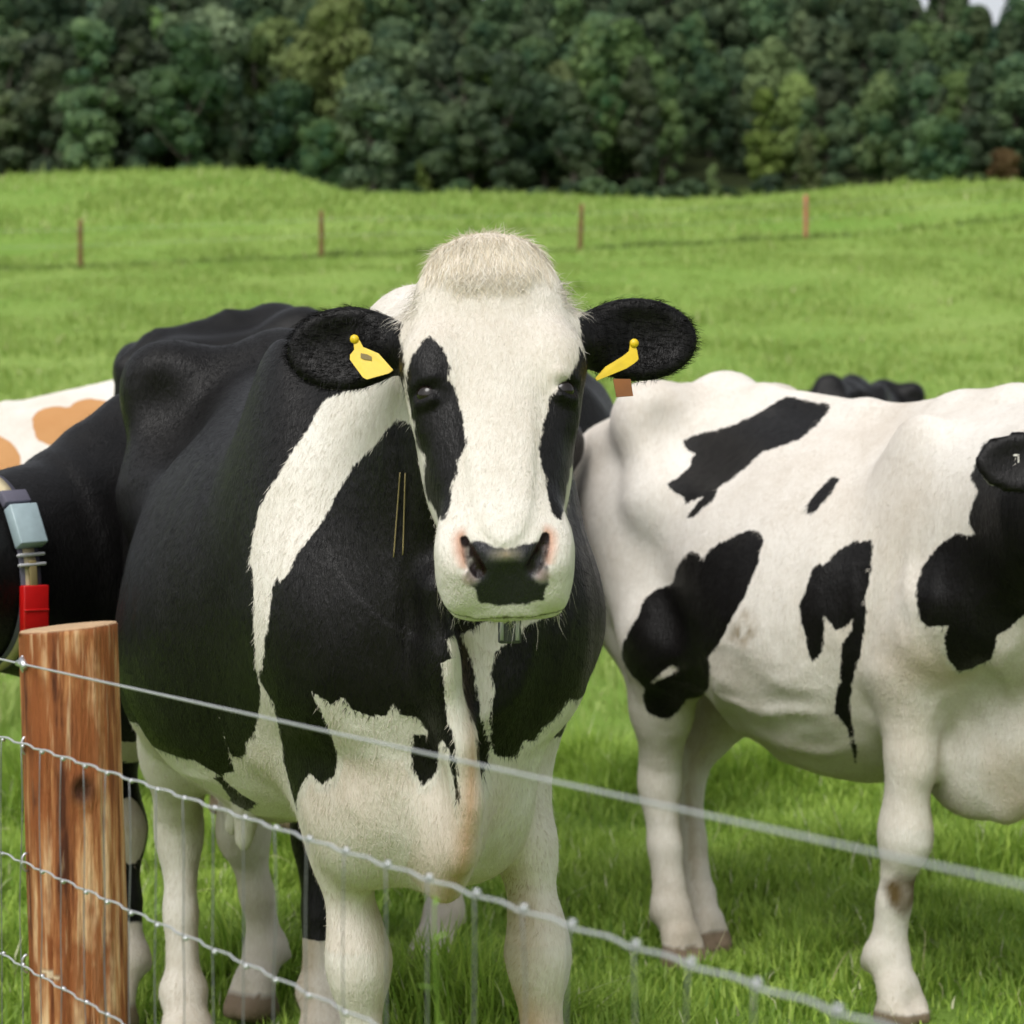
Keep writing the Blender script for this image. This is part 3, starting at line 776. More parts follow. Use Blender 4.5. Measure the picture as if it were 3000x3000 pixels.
# thin ribbons for hair and stalks
def strands(roots, dirs, ups, lens, width, seg=4, droop=0.0, curl=0.0, seed=1, taper=True):
    """thin ribbons that leave roots along dirs, lifting by ups and bending over"""
    rg = np.random.default_rng(seed)
    n = len(roots); t = np.linspace(0, 1, seg + 1)
    L = np.asarray(lens)[:, None, None]
    ph = rg.random(n) * 6.28
    side = np.cross(dirs, ups); side /= np.linalg.norm(side, axis=1)[:, None] + 1e-9
    P = roots[:, None, :] + L * (dirs[:, None, :] * t[None, :, None] + ups[:, None, :] * (np.sin(t * 2.2) * .35)[None, :, None])
    P = P + L * side[:, None, :] * (curl * np.sin(t[None, :, None] * 5 + ph[:, None, None])) * .3
    P[:, :, 2] -= (L[:, :, 0] * droop * t[None, :]**2)
    wd = width * (1 - t * .85 if taper else np.ones_like(t))
    wv = side + .6 * rg.normal(size=side.shape); wv /= np.linalg.norm(wv, axis=1)[:, None]
    A = P + wv[:, None, :] * wd[None, :, None] * .5; B = P - wv[:, None, :] * wd[None, :, None] * .5
    V = np.stack([A, B], 2).reshape(-1, 3)
    b = np.arange(n)[:, None] * (seg + 1) * 2 + np.arange(seg)[None, :] * 2
    F = np.stack([b, b + 1, b + 3, b + 2], -1).reshape(-1, 4)
    sh = np.repeat(rg.random(n), (seg + 1) * 2)
    return V, F, sh

# ------------------------------------------------------------------ the land: near pasture, rising field, wooded hill
_GY = [-60, 0, 6.5, 8.5, 12, 20, 40, 60, 80, 92, 104, 125, 148, 165, 185, 205, 225, 300, 900]
_GZ = [0, 0, 0.0, .03, .22, 1.05, 3.75, 6.95, 10.6, 12.2, 12.6, 13.6, 18.9, 23, 28.5, 34, 38.6, 40.5, 41]
def sstep(a, b, x):
    t = np.clip((x - a) / (b - a), 0, 1); return t * t * (3 - 2 * t)
def ground_z(X, Y):
    X = np.asarray(X, float); Y = np.asarray(Y, float)
    z = hermite(Y, _GY, _GZ)
    P = np.stack([X, Y, 0 * X], -1)
    far = sstep(7, 30, Y)
    z = z + far * (vnoise(P, .06, 2, 2) - .5) * .9 * sstep(20, 60, Y) * (1 - sstep(110, 150, Y)) + far * (vnoise(P, .45, 2, 5) - .5) * .10
    z = z + (vnoise(P, 1.3, 2, 6) - .5) * .035
    crest = np.exp(-((Y - 93) / 16.0)**2)
    z = z + crest * (.95 * sstep(5, 10, -X) - .15 + .95 * sstep(6, 19, X))
    z = z + sstep(150, 225, Y) * (7 * sstep(10, -30, X) + 2.2 * sstep(2, 18, X) * (1 - sstep(36, 46, X)) - 13 * sstep(37, 50, X))
    z = z - .05 * np.exp(-(((X - .45) / .6)**2 + ((Y - 6.2) / .5)**2))
    return z

def land_sheet():
    ys = [-60.0]
    while ys[-1] < 900:
        y_ = ys[-1]
        ys.append(y_ + (6 if y_ < -6 else .12 if y_ < 14 else .12 + (y_ - 14) * .022))
    ys = np.array(ys)
    t = np.linspace(-1, 1, 181)
    xs = np.sign(t) * (np.abs(t) * 6 + np.abs(t)**4 * 500)
    X, Y = np.meshgrid(xs, ys)
    Vg = np.stack([X, Y, ground_z(X, Y)], -1).reshape(-1, 3)
    nx = len(xs); i = np.arange(len(ys) - 1)[:, None] * nx; j = np.arange(nx - 1)[None]
    Fg = np.stack([i + j, i + j + 1, i + nx + j + 1, i + nx + j], -1).reshape(-1, 4)
    return np_mesh('pasture', Vg, Fg)

def pasture_mat():
    m, nt, nd, lk, b = new_mat('pasture')
    tc = nd.new('ShaderNodeTexCoord'); P = tc.outputs['Object']
    sepx = nd.new('ShaderNodeSeparateXYZ'); lk.new(P, sepx.inputs[0])
    n1 = noise(nd, lk, P, .16, 4, .6, (1, .45, 1)); n2 = noise(nd, lk, P, 1.1, 4, .65, (1, .5, 1)); n3 = noise(nd, lk, P, 9, 4, .7, (1, .6, 1)); n4 = noise(nd, lk, P, 60, 3, .7)
    g1 = mixc(nd, lk, ramp(nd, lk, n1, [(.36, (0, 0, 0)), (.62, (1, 1, 1))]), (.165, .320, .050), (.380, .495, .145))
    g2 = mixc(nd, lk, ramp(nd, lk, n2, [(.35, (0, 0, 0)), (.70, (1, 1, 1))]), g1, (.265, .395, .085))
    g3 = mixc(nd, lk, ramp(nd, lk, n3, [(.42, (.65, .65, .65)), (.62, (0, 0, 0))]), g2, (.150, .255, .040))
    near = mixc(nd, lk, n4, (.120, .215, .028), (.240, .370, .070))
    f = nd.new('ShaderNodeMapRange'); f.inputs['From Min'].default_value = 9; f.inputs['From Max'].default_value = 26
    lk.new(sepx.outputs['Y'], f.inputs['Value'])
    c = mixc(nd, lk, f.outputs[0], near, g3)
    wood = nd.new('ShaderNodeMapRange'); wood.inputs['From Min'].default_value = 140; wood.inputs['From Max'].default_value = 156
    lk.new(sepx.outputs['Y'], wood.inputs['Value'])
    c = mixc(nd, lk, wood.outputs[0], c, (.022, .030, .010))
    lk.new(c, b.inputs['Base Color']); b.inputs['Roughness'].default_value = .95; b.inputs['Specular IOR Level'].default_value = .1
    bp = nd.new('ShaderNodeBump'); bp.inputs['Strength'].default_value = .6; bp.inputs['Distance'].default_value = .05
    hsum = mathn(nd, lk, 'ADD', n3, n4)
    lk.new(hsum, bp.inputs['Height']); lk.new(bp.outputs[0], b.inputs['Normal'])
    return m
tag(obj('pasture', land_sheet(), pasture_mat()), kind='structure')

# ---- grass blades
def grass_mat(name, lo, hi, dry):
    m, nt, nd, lk, b = new_mat(name)
    at = nd.new('ShaderNodeAttribute'); at.attribute_name = 'shade'
    c = ramp(nd, lk, at.outputs['Fac'], [(0, lo), (.55, tuple((a + b_) / 2 for a, b_ in zip(lo, hi))), (.90, hi), (.955, hi), (.97, dry), (1, dry)])
    lk.new(c, b.inputs['Base Color']); b.inputs['Roughness'].default_value = .5; b.inputs['Specular IOR Level'].default_value = .35
    tr = nd.new('ShaderNodeBsdfTranslucent'); lk.new(c, tr.inputs['Color'])
    mx = nd.new('ShaderNodeMixShader'); mx.inputs[0].default_value = .40
    lk.new(b.outputs[0], mx.inputs[1]); lk.new(tr.outputs[0], mx.inputs[2])
    lk.new(mx.outputs[0], nd['Material Output'].inputs['Surface'])
    return m
M['grass'] = grass_mat('grass_blades', (.160, .310, .034), (.540, .710, .135), (.82, .80, .55))
M['grass_far'] = grass_mat('grass_blades_far', (.220, .345, .060), (.440, .540, .160), (.58, .56, .30))

def grass(name, y0, y1, count, h, w, mat, label, seed, spread=.225, pad=.7, clump=2.2):
    rg = np.random.default_rng(seed)
    k = int(count * 1.9)
    Y = np.sqrt(y0**2 + (y1**2 - y0**2) * rg.random(k)); X = (rg.random(k) * 2 - 1) * (spread * Y + pad)
    d = vnoise(np.stack([X, Y, 0 * X], 1), clump, 3, 9)
    keep = rg.random(k) < np.clip((d - .28) * 2.6, .12, 1)
    X, Y, d = X[keep][:count], Y[keep][:count], d[keep][:count]
    n = len(X); Z = ground_z(X, Y) - .008
    tall = 1 + 1.3 * np.clip((vnoise(np.stack([X, Y, 0 * X], 1), 1.9, 2, 14) - .60) * 5, 0, 1)
    hh = tall * h * (.45 + .75 * rg.random(n)) * (.55 + 1.0 * np.clip((d - .3) * 2, 0, 1))
    if y0 < 9:      # trampled short where the cows stand
        near = np.full(n, 9.0)
        for h_ in HOOVES: near = np.minimum(near, np.hypot((X - h_[0]) * 1.0, Y - h_[1] + .06))
        hh = hh * (.38 + .62 * sstep(.10, .24, near))
    az = rg.random(n) * 6.283; lean = (.15 + .9 * rg.random(n)**1.5)
    ww = w * (.6 + .8 * rg.random(n))
    dx, dy = np.cos(az), np.sin(az); sx, sy = -dy, dx
    r = np.stack([X, Y, Z], 1)
    D = np.stack([dx, dy, 0 * dx], 1); S = np.stack([sx, sy, 0 * sx], 1); U = np.array([0, 0, 1.0])
    m1 = r + (U[None] * (hh * .58)[:, None] + D * (hh * lean * .28)[:, None])
    m2 = r + (U[None] * (hh * (1 - .35 * np.clip(lean - .5, 0, 1)))[:, None] + D * (hh * lean)[:, None])
    Vg = np.stack([r - S * ww[:, None] * .5, r + S * ww[:, None] * .5, m1 - S * ww[:, None] * .42, m1 + S * ww[:, None] * .42, m2], 1).reshape(-1, 3)
    b = np.arange(n)[:, None] * 5
    me = np_mesh(name, Vg, [b + np.array([[2, 3, 4]]), b + np.array([[0, 1, 3, 2]])])
    sh = np.clip(.55 * rg.random(n) + .45 * vnoise(np.stack([X, Y, 0 * X], 1), 1.1, 3, 4) + .12 * rg.normal(size=n), 0, .95)
    sh = np.where(rg.random(n) < .012, 1.0, sh)
    fattr(me, 'shade', np.repeat(sh, 5))
    o = obj(name, me, mat); tag(o, label, 'grass', kind='stuff')
    return o
if not PREVIEW:
    grass('grass', 4.4, 9.5, 250000, .088, .0068, M['grass'], 'short lush grass around the feet of the cows', 21, .26)
    grass('grass', 9.5, 28, 120000, .085, .010, M['grass_far'], 'grass of the field rising behind the cows', 22, clump=1.2)
    grass('grass', 28, 66, 70000, .11, .030, M['grass_far'], 'grass of the field up to the distant fence', 23, .225, 2, .5)
    grass('grass', 66, 106, 45000, .18, .06, M['grass_far'], 'grass on the crest of the field below the wood', 24, .225, 4, .3)

# rank grass left standing under the wires of the distant fence
def rank_grass():
    rg = np.random.default_rng(77)
    line = np.array([(-17, 57.5), (-10.75, 59), (-4.95, 61.5), (1.78, 62), (8.25, 66.5), (15.5, 71)])
    n = 3000; s = rg.random(n) * 4.999; i = s.astype(int); f = (s - i)[:, None]
    P = line[i] * (1 - f) + line[i + 1] * f + rg.normal(size=(n, 2)) * np.array([.1, .22])
    dens = vnoise(np.stack([P[:, 0], P[:, 1], 0 * P[:, 0]], 1), .9, 2, 3); h = .10 + .30 * np.clip(dens - .35, 0, 1) * rg.random(n) * 2
    az = rg.random(n) * 6.28; d = np.stack([np.cos(az), np.sin(az)], 1); z = ground_z(P[:, 0], P[:, 1])
    b0 = np.column_stack([P - d * .022, z - .02]); b1 = np.column_stack([P + d * .022, z - .02]); tp = np.column_stack([P + rg.normal(size=(n, 2)) * .06, z + h])
    me = np_mesh('rank_grass', np.stack([b0, b1, tp], 1).reshape(-1, 3), np.arange(n)[:, None] * 3 + np.array([[0, 1, 2]]))
    fattr(me, 'shade', np.repeat(.35 * rg.random(n), 3))
    tag(obj('rank_grass', me, M['grass_rank']), 'darker long grass under the distant fence', 'grass', kind='stuff')
M['grass_rank'] = grass_mat('rank_grass', (.105, .165, .032), (.260, .320, .085), (.45, .42, .24))
rank_grass()

# ------------------------------------------------------------------ the wood on the hill
def leaf_mat(name, lo, hi):
    m, nt, nd, lk, b = new_mat(name)
    at = nd.new('ShaderNodeAttribute'); at.attribute_name = 'shade'
    oi = nd.new('ShaderNodeObjectInfo')
    c = mixc(nd, lk, at.outputs['Fac'], lo, hi)
    hs = nd.new('ShaderNodeHueSaturation')
    lk.new(mathn(nd, lk, 'MULTIPLY_ADD', oi.outputs['Random'], .05, .475), hs.inputs['Hue'])
    rnd2 = mathn(nd, lk, 'FRACT', mathn(nd, lk, 'MULTIPLY', oi.outputs['Random'], 7.31))
    lk.new(mathn(nd, lk, 'MULTIPLY_ADD', rnd2, .95, .52), hs.inputs['Value'])
    rnd3 = mathn(nd, lk, 'FRACT', mathn(nd, lk, 'MULTIPLY', oi.outputs['Random'], 3.77))
    lk.new(mathn(nd, lk, 'MULTIPLY_ADD', rnd3, .35, .85), hs.inputs['Saturation'])
    lk.new(c, hs.inputs['Color'])
    lk.new(hs.outputs[0], b.inputs['Base Color']); b.inputs['Roughness'].default_value = .65; b.inputs['Specular IOR Level'].default_value = .2
    tr = nd.new('ShaderNodeBsdfTranslucent'); lk.new(hs.outputs[0], tr.inputs['Color'])
    mx = nd.new('ShaderNodeMixShader'); mx.inputs[0].default_value = .22
    lk.new(b.outputs[0], mx.inputs[1]); lk.new(tr.outputs[0], mx.inputs[2])
    lk.new(mx.outputs[0], nd['Material Output'].inputs['Surface'])
    return m
M['leaf'] = leaf_mat('leaves', (.032, .070, .038), (.165, .222, .100))
M['leaf_pale'] = leaf_mat('pale_leaves', (.075, .120, .036), (.185, .250, .082))
M['leaf_red'] = leaf_mat('russet_leaves', (.075, .050, .026), (.150, .105, .050))
M['bark'] = plain('bark', (.075, .064, .05), .9, var=.35, scale=6)

def crown_mesh(seed, rx, h, base, lobes, quads, size, conic=0.0):
    """leaf clumps over many uneven lobes; h total height of the tree, base where the crown starts"""
    rg = np.random.default_rng(seed)
    cs, rs = [], []
    for i in range(lobes):
        t = rg.random()**.85
        zc = base + (h - base) * (.08 + .84 * t)
        prof = math.sqrt(max(0.05, 1 - ((t - .42) / .62)**2)) * (1 - conic * t)
        a = rg.random() * 6.283; rr = rx * prof * math.sqrt(rg.random()) * .72
        cs.append((rr * math.cos(a), rr * math.sin(a), zc)); rs.append(rx * (.20 + .24 * rg.random()) * (1 - .35 * conic * t))
    cs, rs = np.array(cs), np.array(rs)
    k = rg.choice(lobes, quads, p=(rs**2) / (rs**2).sum())
    n = rg.normal(size=(quads, 3)); n[:, 2] = n[:, 2] * .9 + .25; n /= np.linalg.norm(n, axis=1)[:, None]
    rad_ = rs[k] * (1 - .32 * rg.random(quads)**2.2) * (1 + .20 * (vnoise(cs[k] * .7 + n * 1.6, 1.7, 2, seed) - .5) * 2)
    c = cs[k] + n * rad_[:, None] * np.array([1, 1, .86])
    nn = n + rg.normal(size=n.shape) * .33; nn /= np.linalg.norm(nn, axis=1)[:, None]
    a = np.cross(nn, rg.normal(size=n.shape)); a /= np.linalg.norm(a, axis=1)[:, None]; b = np.cross(nn, a)
    s = size * (.55 + .9 * rg.random(quads))[:, None]
    e = .5 + .5 * rg.random((quads, 1))
    Vq = np.stack([c - a * s - b * s * e * .4, c + a * s * .25 - b * s * e, c + a * s + b * s * e * .3, c - a * s * .2 + b * s * e], 1).reshape(-1, 3)
    Fq = np.arange(quads)[:, None] * 4 + np.array([[0, 1, 2, 3]])
    me = np_mesh('crown', Vq, Fq, smooth=False)
    sh = np.clip(.35 + .45 * (rg.random(quads) - .5) + .5 * (vnoise(c, .55, 2, seed + 1) - .5) * 2, 0, 1)
    fattr(me, 'shade', np.repeat(sh, 4))
    return me

def trunk_mesh(seed, h, r, base):
    rg = np.random.default_rng(seed); a = Acc()
    t = np.linspace(0, 1, 8); bend = rg.normal(size=2) * .35
    pts = np.stack([bend[0] * t**2 + .05 * np.sin(t * 7), bend[1] * t**2, -.6 + (h * .82 + .6) * t], 1)
    a.tube(pts, r * (1 - .82 * t) + .02, 7)
    for i in range(6):
        k = rg.random() * .45 + .3; p0 = np.array([np.interp(k, t, pts[:, j]) for j in range(3)])
        az = rg.random() * 6.283; L = h * (.16 + .14 * rg.random())
        q = np.linspace(0, 1, 4)[:, None]
        a.tube(p0 + q * L * np.array([math.cos(az) * .8, math.sin(az) * .8, .65]) + q**2 * np.array([0, 0, L * .2]), np.linspace(r * .4, r * .08, 4), 5)
    return a.mesh('trunk')

TREES = []
for i, (rx, h, base, lob, qd, sz, cn) in enumerate([(1.95, 8.0, .1, 46, 6200, .15, 0), (1.65, 8.8, .2, 46, 6000, .145, .1), (2.3, 7.2, .0, 52, 6800, .155, 0),
                                                 (1.5, 7.4, .1, 40, 5200, .14, .25), (1.85, 9.4, .4, 50, 6400, .15, .05), (2.5, 8.8, .2, 56, 7200, .16, 0)]):
    TREES.append((crown_mesh(100 + i, rx, h, base, lob, qd, sz, cn), trunk_mesh(200 + i, h, .17 + .02 * i, base)))
for me, tm in TREES:
    me.materials.append(M['leaf']); tm.materials.append(M['bark'])

# pale dry stalks and seed heads left by the grazing
def dry_stalks():
    rg = np.random.default_rng(55); n = 420
    Y = 4.6 + 8 * rg.random(n)**1.3; X = (rg.random(n) * 2 - 1) * (.23 * Y + .3); r = np.stack([X, Y, ground_z(X, Y)], 1)
    az = rg.random(n) * 6.28; d = np.stack([np.cos(az), np.sin(az), .7 + rg.random(n)], 1); d /= np.linalg.norm(d, axis=1)[:, None]
    sv, sf, sh = strands(r, d, np.tile(np.array([[0, 0, .8]]), (n, 1)), .08 + .16 * rg.random(n), .0035, 6, .55, .5, 5)
    me = np_mesh('dry_stalks', sv, sf); fattr(me, 'shade', sh)
    tag(obj('dry_stalks', me, strand_mat('dry_stalk', (.42, .40, .18), (.74, .70, .46), .7, .3)), 'pale dry grass stalks scattered through the pasture', 'grass', kind='stuff')

def plant_tree(name, X, Y, kind, s, label, group, rz, sq=1.0, mat=None):
    cm, tm = TREES[kind]
    t = empty(name, (X, Y, float(ground_z(X, Y)) - .1), (0, 0, rz)); t.scale = (s, s, s * sq)
    tag(t, label, 'tree', group)
    obj('trunk', tm, None, t)
    c = obj('crown', cm, None, t)
    if mat is not None:
        c.material_slots[0].link = 'OBJECT'; c.material_slots[0].material = M[mat]
    return t
rt = random.Random(5)
dry_stalks()
if PREVIEW != 'cows':
    # trees one can single out on the edge of the wood
    plant_tree('round_tree', 26.8, 147, 2, .82, 'broad round-topped dark tree on the edge of the wood at right', None, .4, .92)
    plant_tree('young_tree', 18.3, 146, 3, .66, 'slim pale green young tree in front of the wood, right of centre', None, 1.2, .95, 'leaf_pale')
    plant_tree('russet_tree', 30.3, 146, 2, .55, 'low russet brown tree beside the round dark tree', None, 2.0, .9, 'leaf_red')
    plant_tree('pale_tree', 16.0, 150, 1, .82, 'taller pale green tree left of the slim young tree', None, 2.6, 1.0, 'leaf_pale')
    plant_tree('bushy_tree', 12.6, 148, 3, .40, 'small pale bush at the foot of the wood, right of centre', None, .6, .8, 'leaf_pale')
    plant_tree('bushy_tree', -5.6, 150, 3, .45, 'small pale green bush among dark trunks left of centre', None, .9, .8, 'leaf_pale')
    # the rest of the wood, row behind row up the hill
    rows = [(151, 2.7, .95, 1), (155, 2.7, 1.0, 1), (161, 2.9, 1.02, 0), (168, 3.0, 1.03, 0), (176, 3.1, 1.05, 0), (185, 3.3, 1.06, 0), (195, 3.5, 1.08, 0), (206, 3.7, 1.1, 0), (217, 3.7, 1.12, 0), (226, 3.6, 1.15, 0), (233, 3.8, 1.2, 0)]
    for Y0, sp, s0, edge in rows:
        half = .235 * Y0 + 5
        X0 = -half + rt.random() * sp
        while X0 < half:
            X_ = X0 + rt.uniform(-.9, .9); Y_ = Y0 + rt.uniform(-2, 2)
            low = 1 - .20 * float(sstep(2, 30, np.array(X_))) * (Y0 < 170) + .16 * float(sstep(-4, -20, np.array(X_))) * (Y0 < 170)
            if not (edge and Y0 < 157 and (11 < X_ < 34) and rt.random() < .8):
                plant_tree('woodland_tree', X_, Y_, rt.randrange(6), s0 * low * rt.uniform(.74, 1.28),
                           'closely packed broadleaf tree in the front rows of the hillside wood' if edge else 'tree crown rising behind the front row of the hillside wood',
                           'trees on the front edge of the wood' if edge else 'trees higher up in the wood', rt.random() * 6.28, rt.uniform(.88, 1.18), 'leaf_pale' if rt.random() < .09 and Y0 < 190 else None)
            X0 += sp * rt.uniform(.8, 1.2)
    # rough growth under the trees
    ub = Acc()
    um = crown_mesh(300, 1.4, 2.0, .0, 22, 1800, .13)
    um.materials.append(M['leaf'])
    for i in range(40):
        X_ = -38 + i * 2.0 + rt.uniform(-.6, .6)
        o = obj('undergrowth_bush', um, None, None, (X_, 148.5 + rt.uniform(-1.5, 2), float(ground_z(X_, 148)) - .2))
        s = rt.uniform(.6, 1.2); o.scale = (s, s, s * rt.uniform(.5, .9)); o.rotation_euler[2] = rt.random() * 6.28
        tag(o, 'low dark bush in the rough strip at the foot of the wood', 'bush', 'bushes at the foot of the wood')
# ------------------------------------------------------------------ building the cows
def planar(V, d):
    c, s = d; n = math.hypot(c, s); c /= n; s /= n
    return np.stack([-s * V[:, 0] + c * V[:, 1], V[:, 2]], 1), V[:, 0] * c + V[:, 1] * s

def head_coords(p, V):
    q = (V - np.asarray(p['head_o'])) @ p['head_R'] / p.get('head_scale', 1.0)
    return q[:, 0], q[:, 1], q[:, 2]

def blob(V, c, r, amp=.25, f=5.0, seed=0):
    """distance to an uneven spot on the coat"""
    d = np.sqrt((((V - np.asarray(c)) / np.asarray(r))**2).sum(1)) + amp * (vnoise(V, f, 3, seed) - .5) * 2
    return (1 - d) * float(np.mean(r))

def base_attrs(V, N, p):
    n = len(V)
    tint = np.zeros((n, 4)); tint[:, 3] = 0
    x, y, z = V.T
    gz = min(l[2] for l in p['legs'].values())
    dirt_shade = .55 * np.clip((.34 - z + gz) / .3, 0, 1) + .42 * np.clip(-N[:, 2] - .1, 0, 1) * np.clip((1.0 - z) / .3, 0, 1)  # dirty lower legs; belly underside mixes dirt with painted-in shade
    inner_shade = np.clip(-N[:, 1] * np.sign(y) * 1.4, 0, 1) * (np.abs(y) < .30) * np.clip((.80 - z) / .15, 0, 1)  # inner legs: yellow-brown shade painted into the colour, with some real stain
    dirt_shade = np.maximum(dirt_shade, .7 * inner_shade) + .22 * np.clip(vnoise(V, 2.6, 3, 21) * 2.4 - 1.0, 0, 1)
    hf = z - gz < .062
    tint[hf] = (.15, .095, .05, .85)
    u, v, w = head_coords(p, V)
    head = (u > -.09) & (u < .56) & (np.abs(v) < .33) & (w > np.where(u > .25, -.19, -.125)) & (w < .12)
    return tint, dirt_shade, head, (u, v, w)

def lay(tint, m, col, a):
    """blend a colour with weight m*a over the tint layer"""
    k = np.clip(m * a, 0, 1)
    al = k + tint[:, 3] * (1 - k)
    tint[:, :3] = np.where(al[:, None] > 1e-6, (np.array(col)[None] * k[:, None] + tint[:, :3] * (tint[:, 3] * (1 - k))[:, None]) / np.maximum(al, 1e-6)[:, None], tint[:, :3])
    tint[:, 3] = al

def finish_cow(name, p, V, Q, patch, tint, dirt_shade, mat, label, cat='cow', eyes=True, nose_at=None, fur=0, N=None, mat_dark=None, nost=None):
    root = empty(name, p['loc'], (0, 0, p['heading']))
    tag(root, label, cat)
    me = np_mesh('body', V, Q)
    fattr(me, 'patch', patch); fattr(me, 'dirt_shade', dirt_shade); cattr(me, 'tint', tint)
    fattr(me, 'nose', nose_at if nose_at is not None else np.full(len(V), -.05))
    fattr(me, 'nostril', nost if nost is not None else np.full(len(V), -.05))
    body = obj('body', me, mat, root)
    if fur:
        # short lying hair over the whole coat, light and dark hair apart
        rg = np.random.default_rng(31)
        fa = np.linalg.norm(np.cross(V[Q[:, 2]] - V[Q[:, 0]], V[Q[:, 3]] - V[Q[:, 1]]), axis=1)
        k = rg.choice(len(Q), fur, p=fa / fa.sum()); wts = rg.dirichlet((1, 1, 1, 1), fur)
        mixq = lambda A: (A[Q[k]] * wts[:, :, None]).sum(1) if A.ndim == 2 else (A[Q[k]] * wts).sum(1)
        r, n, pt, tn, dq = mixq(V), mixq(N), mixq(patch), mixq(tint), mixq(np.asarray(dirt_shade, float))
        n /= np.linalg.norm(n, axis=1)[:, None]
        nz_ = mixq(np.asarray(nose_at)) if nose_at is not None else np.full(fur, -.05)
        u, v, w = head_coords(p, r)
        hd = (u > -.05) & (u < .56) & (w > -.12) & (np.abs(v) < .13)
        d = np.where(hd[:, None], p['head_R'][:, 0][None] + .6 * v[:, None] / .1 * p['head_R'][:, 1][None], np.array([-.45, 0, -.9])[None])
        d = d + rg.normal(size=d.shape) * .22 + .35 * (np.stack([vnoise(r, 6, 2, q) for q in (1, 2, 3)], 1) - .5)
        d -= n * (d * n).sum(1)[:, None]; d /= np.linalg.norm(d, axis=1)[:, None] + 1e-9
        L = (.009 + .009 * rg.random(fur)) * np.where(hd, .5, 1)
        no_ = mixq(np.asarray(nost)) if nost is not None else np.full(fur, -.05)
        ok = (no_ < -.006) & (nz_ < -.004) & ~((tn[:, 3] > .3) & hd)
        tip = r + d * L[:, None] + n * (L * (.10 + .22 * rg.random(fur)))[:, None]
        s_ = np.cross(d, n) * .0006
        dark = pt + .012 * (vnoise(r, 45, 2, 2) - .5) > 0
        for nm_, sel, mt in (('light_coat_hair', ok & ~dark, M['fur_white']), ('dark_coat_hair', ok & dark, mat_dark or M['fur_dark'])):
            c = int(sel.sum())
            if c < 200: continue
            vv = np.stack([r[sel] - s_[sel] - n[sel] * .001, r[sel] + s_[sel] - n[sel] * .001, tip[sel]], 1).reshape(-1, 3)
            hm = np_mesh(nm_, vv, np.arange(c)[:, None] * 3 + np.array([[0, 1, 2]]))
            fattr(hm, 'shade', np.repeat(np.clip(.25 + .6 * rg.random(c) + .5 * (vnoise(r[sel], 3.2, 3, 4) - .5), 0, 1), 3))
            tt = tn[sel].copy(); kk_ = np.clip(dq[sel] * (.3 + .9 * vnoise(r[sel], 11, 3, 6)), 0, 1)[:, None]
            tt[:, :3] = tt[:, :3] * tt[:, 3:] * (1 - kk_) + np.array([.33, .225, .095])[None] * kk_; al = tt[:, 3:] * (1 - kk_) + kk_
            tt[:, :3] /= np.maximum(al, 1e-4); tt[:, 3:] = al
            cattr(hm, 'tint', np.repeat(tt, 3, 0))
            o_ = obj(nm_, hm, mt, root); o_['kind'] = 'stuff'
    hx = lambda u, v, w: np.asarray(p['head_o']) + p['head_R'] @ (np.array([u, v, w]) * p.get('head_scale', 1.0))
    if eyes:
        for s in (-1, 1):
            a = Acc(); c = hx(.2145, s * .0955, .0105); r = .0180
            th = np.linspace(0, np.pi, 13)
            pts = np.stack([np.zeros(13), np.zeros(13), -np.cos(th) * r], 1) + c
            a.tube(pts, np.maximum(np.sin(th) * r, 1e-4), 20)
            obj('eye', a.mesh('eye'), M['eye'], root)
    return root, body

# ---- the cow that looks into the camera
p = COWS['main']
V, Q, Nn, hx = cow_skin(p); main_skin = (V, Q)
tint, dirt_shade, head, (hu, hv, hw_) = base_attrs(V, Nn, p)
B, dep = planar(V, (.85, -.53))
hb = np.stack([hv, hu * .89 - hw_ * .45], 1)
x, y, z = V.T
front = dep > -.95
sd = np.maximum(np.maximum(poly_sd(B, MARK['flank']), poly_sd(B, MARK['chest_r'])), poly_sd(B, MARK['chest_l']))
sd = np.where((y > .17) & (z > .92) & (x > .2), .05, sd)
sd = np.where((y > .12) & (x < .45), np.maximum(sd, (z - .85) * .7 + .06 * (vnoise(V, 4, 2) - .5)), sd)   # far flank is black too
legz = (z < .66) & (x > .30)
sd = np.where(legz & (z < .60), -.1, sd)
hindl = (x < -.25) & (z < .72)
sd = np.where(hindl, np.where(y > 0.005, .06 - np.abs(z - .37) * .35 + .03 * (vnoise(V, 9, 2) - .5) - np.clip((.27 - z) * 2, 0, 1), -.08), sd)
# narrow white line down the dewlap
yc = np.interp(z, [.5, .75, .95, 1.1], [0, 0, -.04, -.06]); wl = np.interp(z, [.5, .8, .92, 1.02], [.03, .018, .018, .018])
dls = (x > .84) & (z < .96)
sd = np.where(dls, np.minimum(sd, np.abs(y - yc) - wl), sd)
hs_ = np.maximum(poly_sd(hb, MARK['eye_r']), poly_sd(hb, MARK['eye_l']))
hs_ = np.where(hw_ < -.105, -.05, hs_)
ears = (np.abs(hv) > .120) & (hu < .20) & (hu > -.02)
earsd = np.abs(hv) - .131 - .02 * np.clip((.075 - hu) / .05, 0, 1)
hs_ = np.where(ears, np.maximum(hs_, earsd), hs_)
sd = np.where(head, hs_, sd)
dirt_shade = np.where(head, .10 + .12 * np.clip(.12 - hu, 0, 1), dirt_shade)
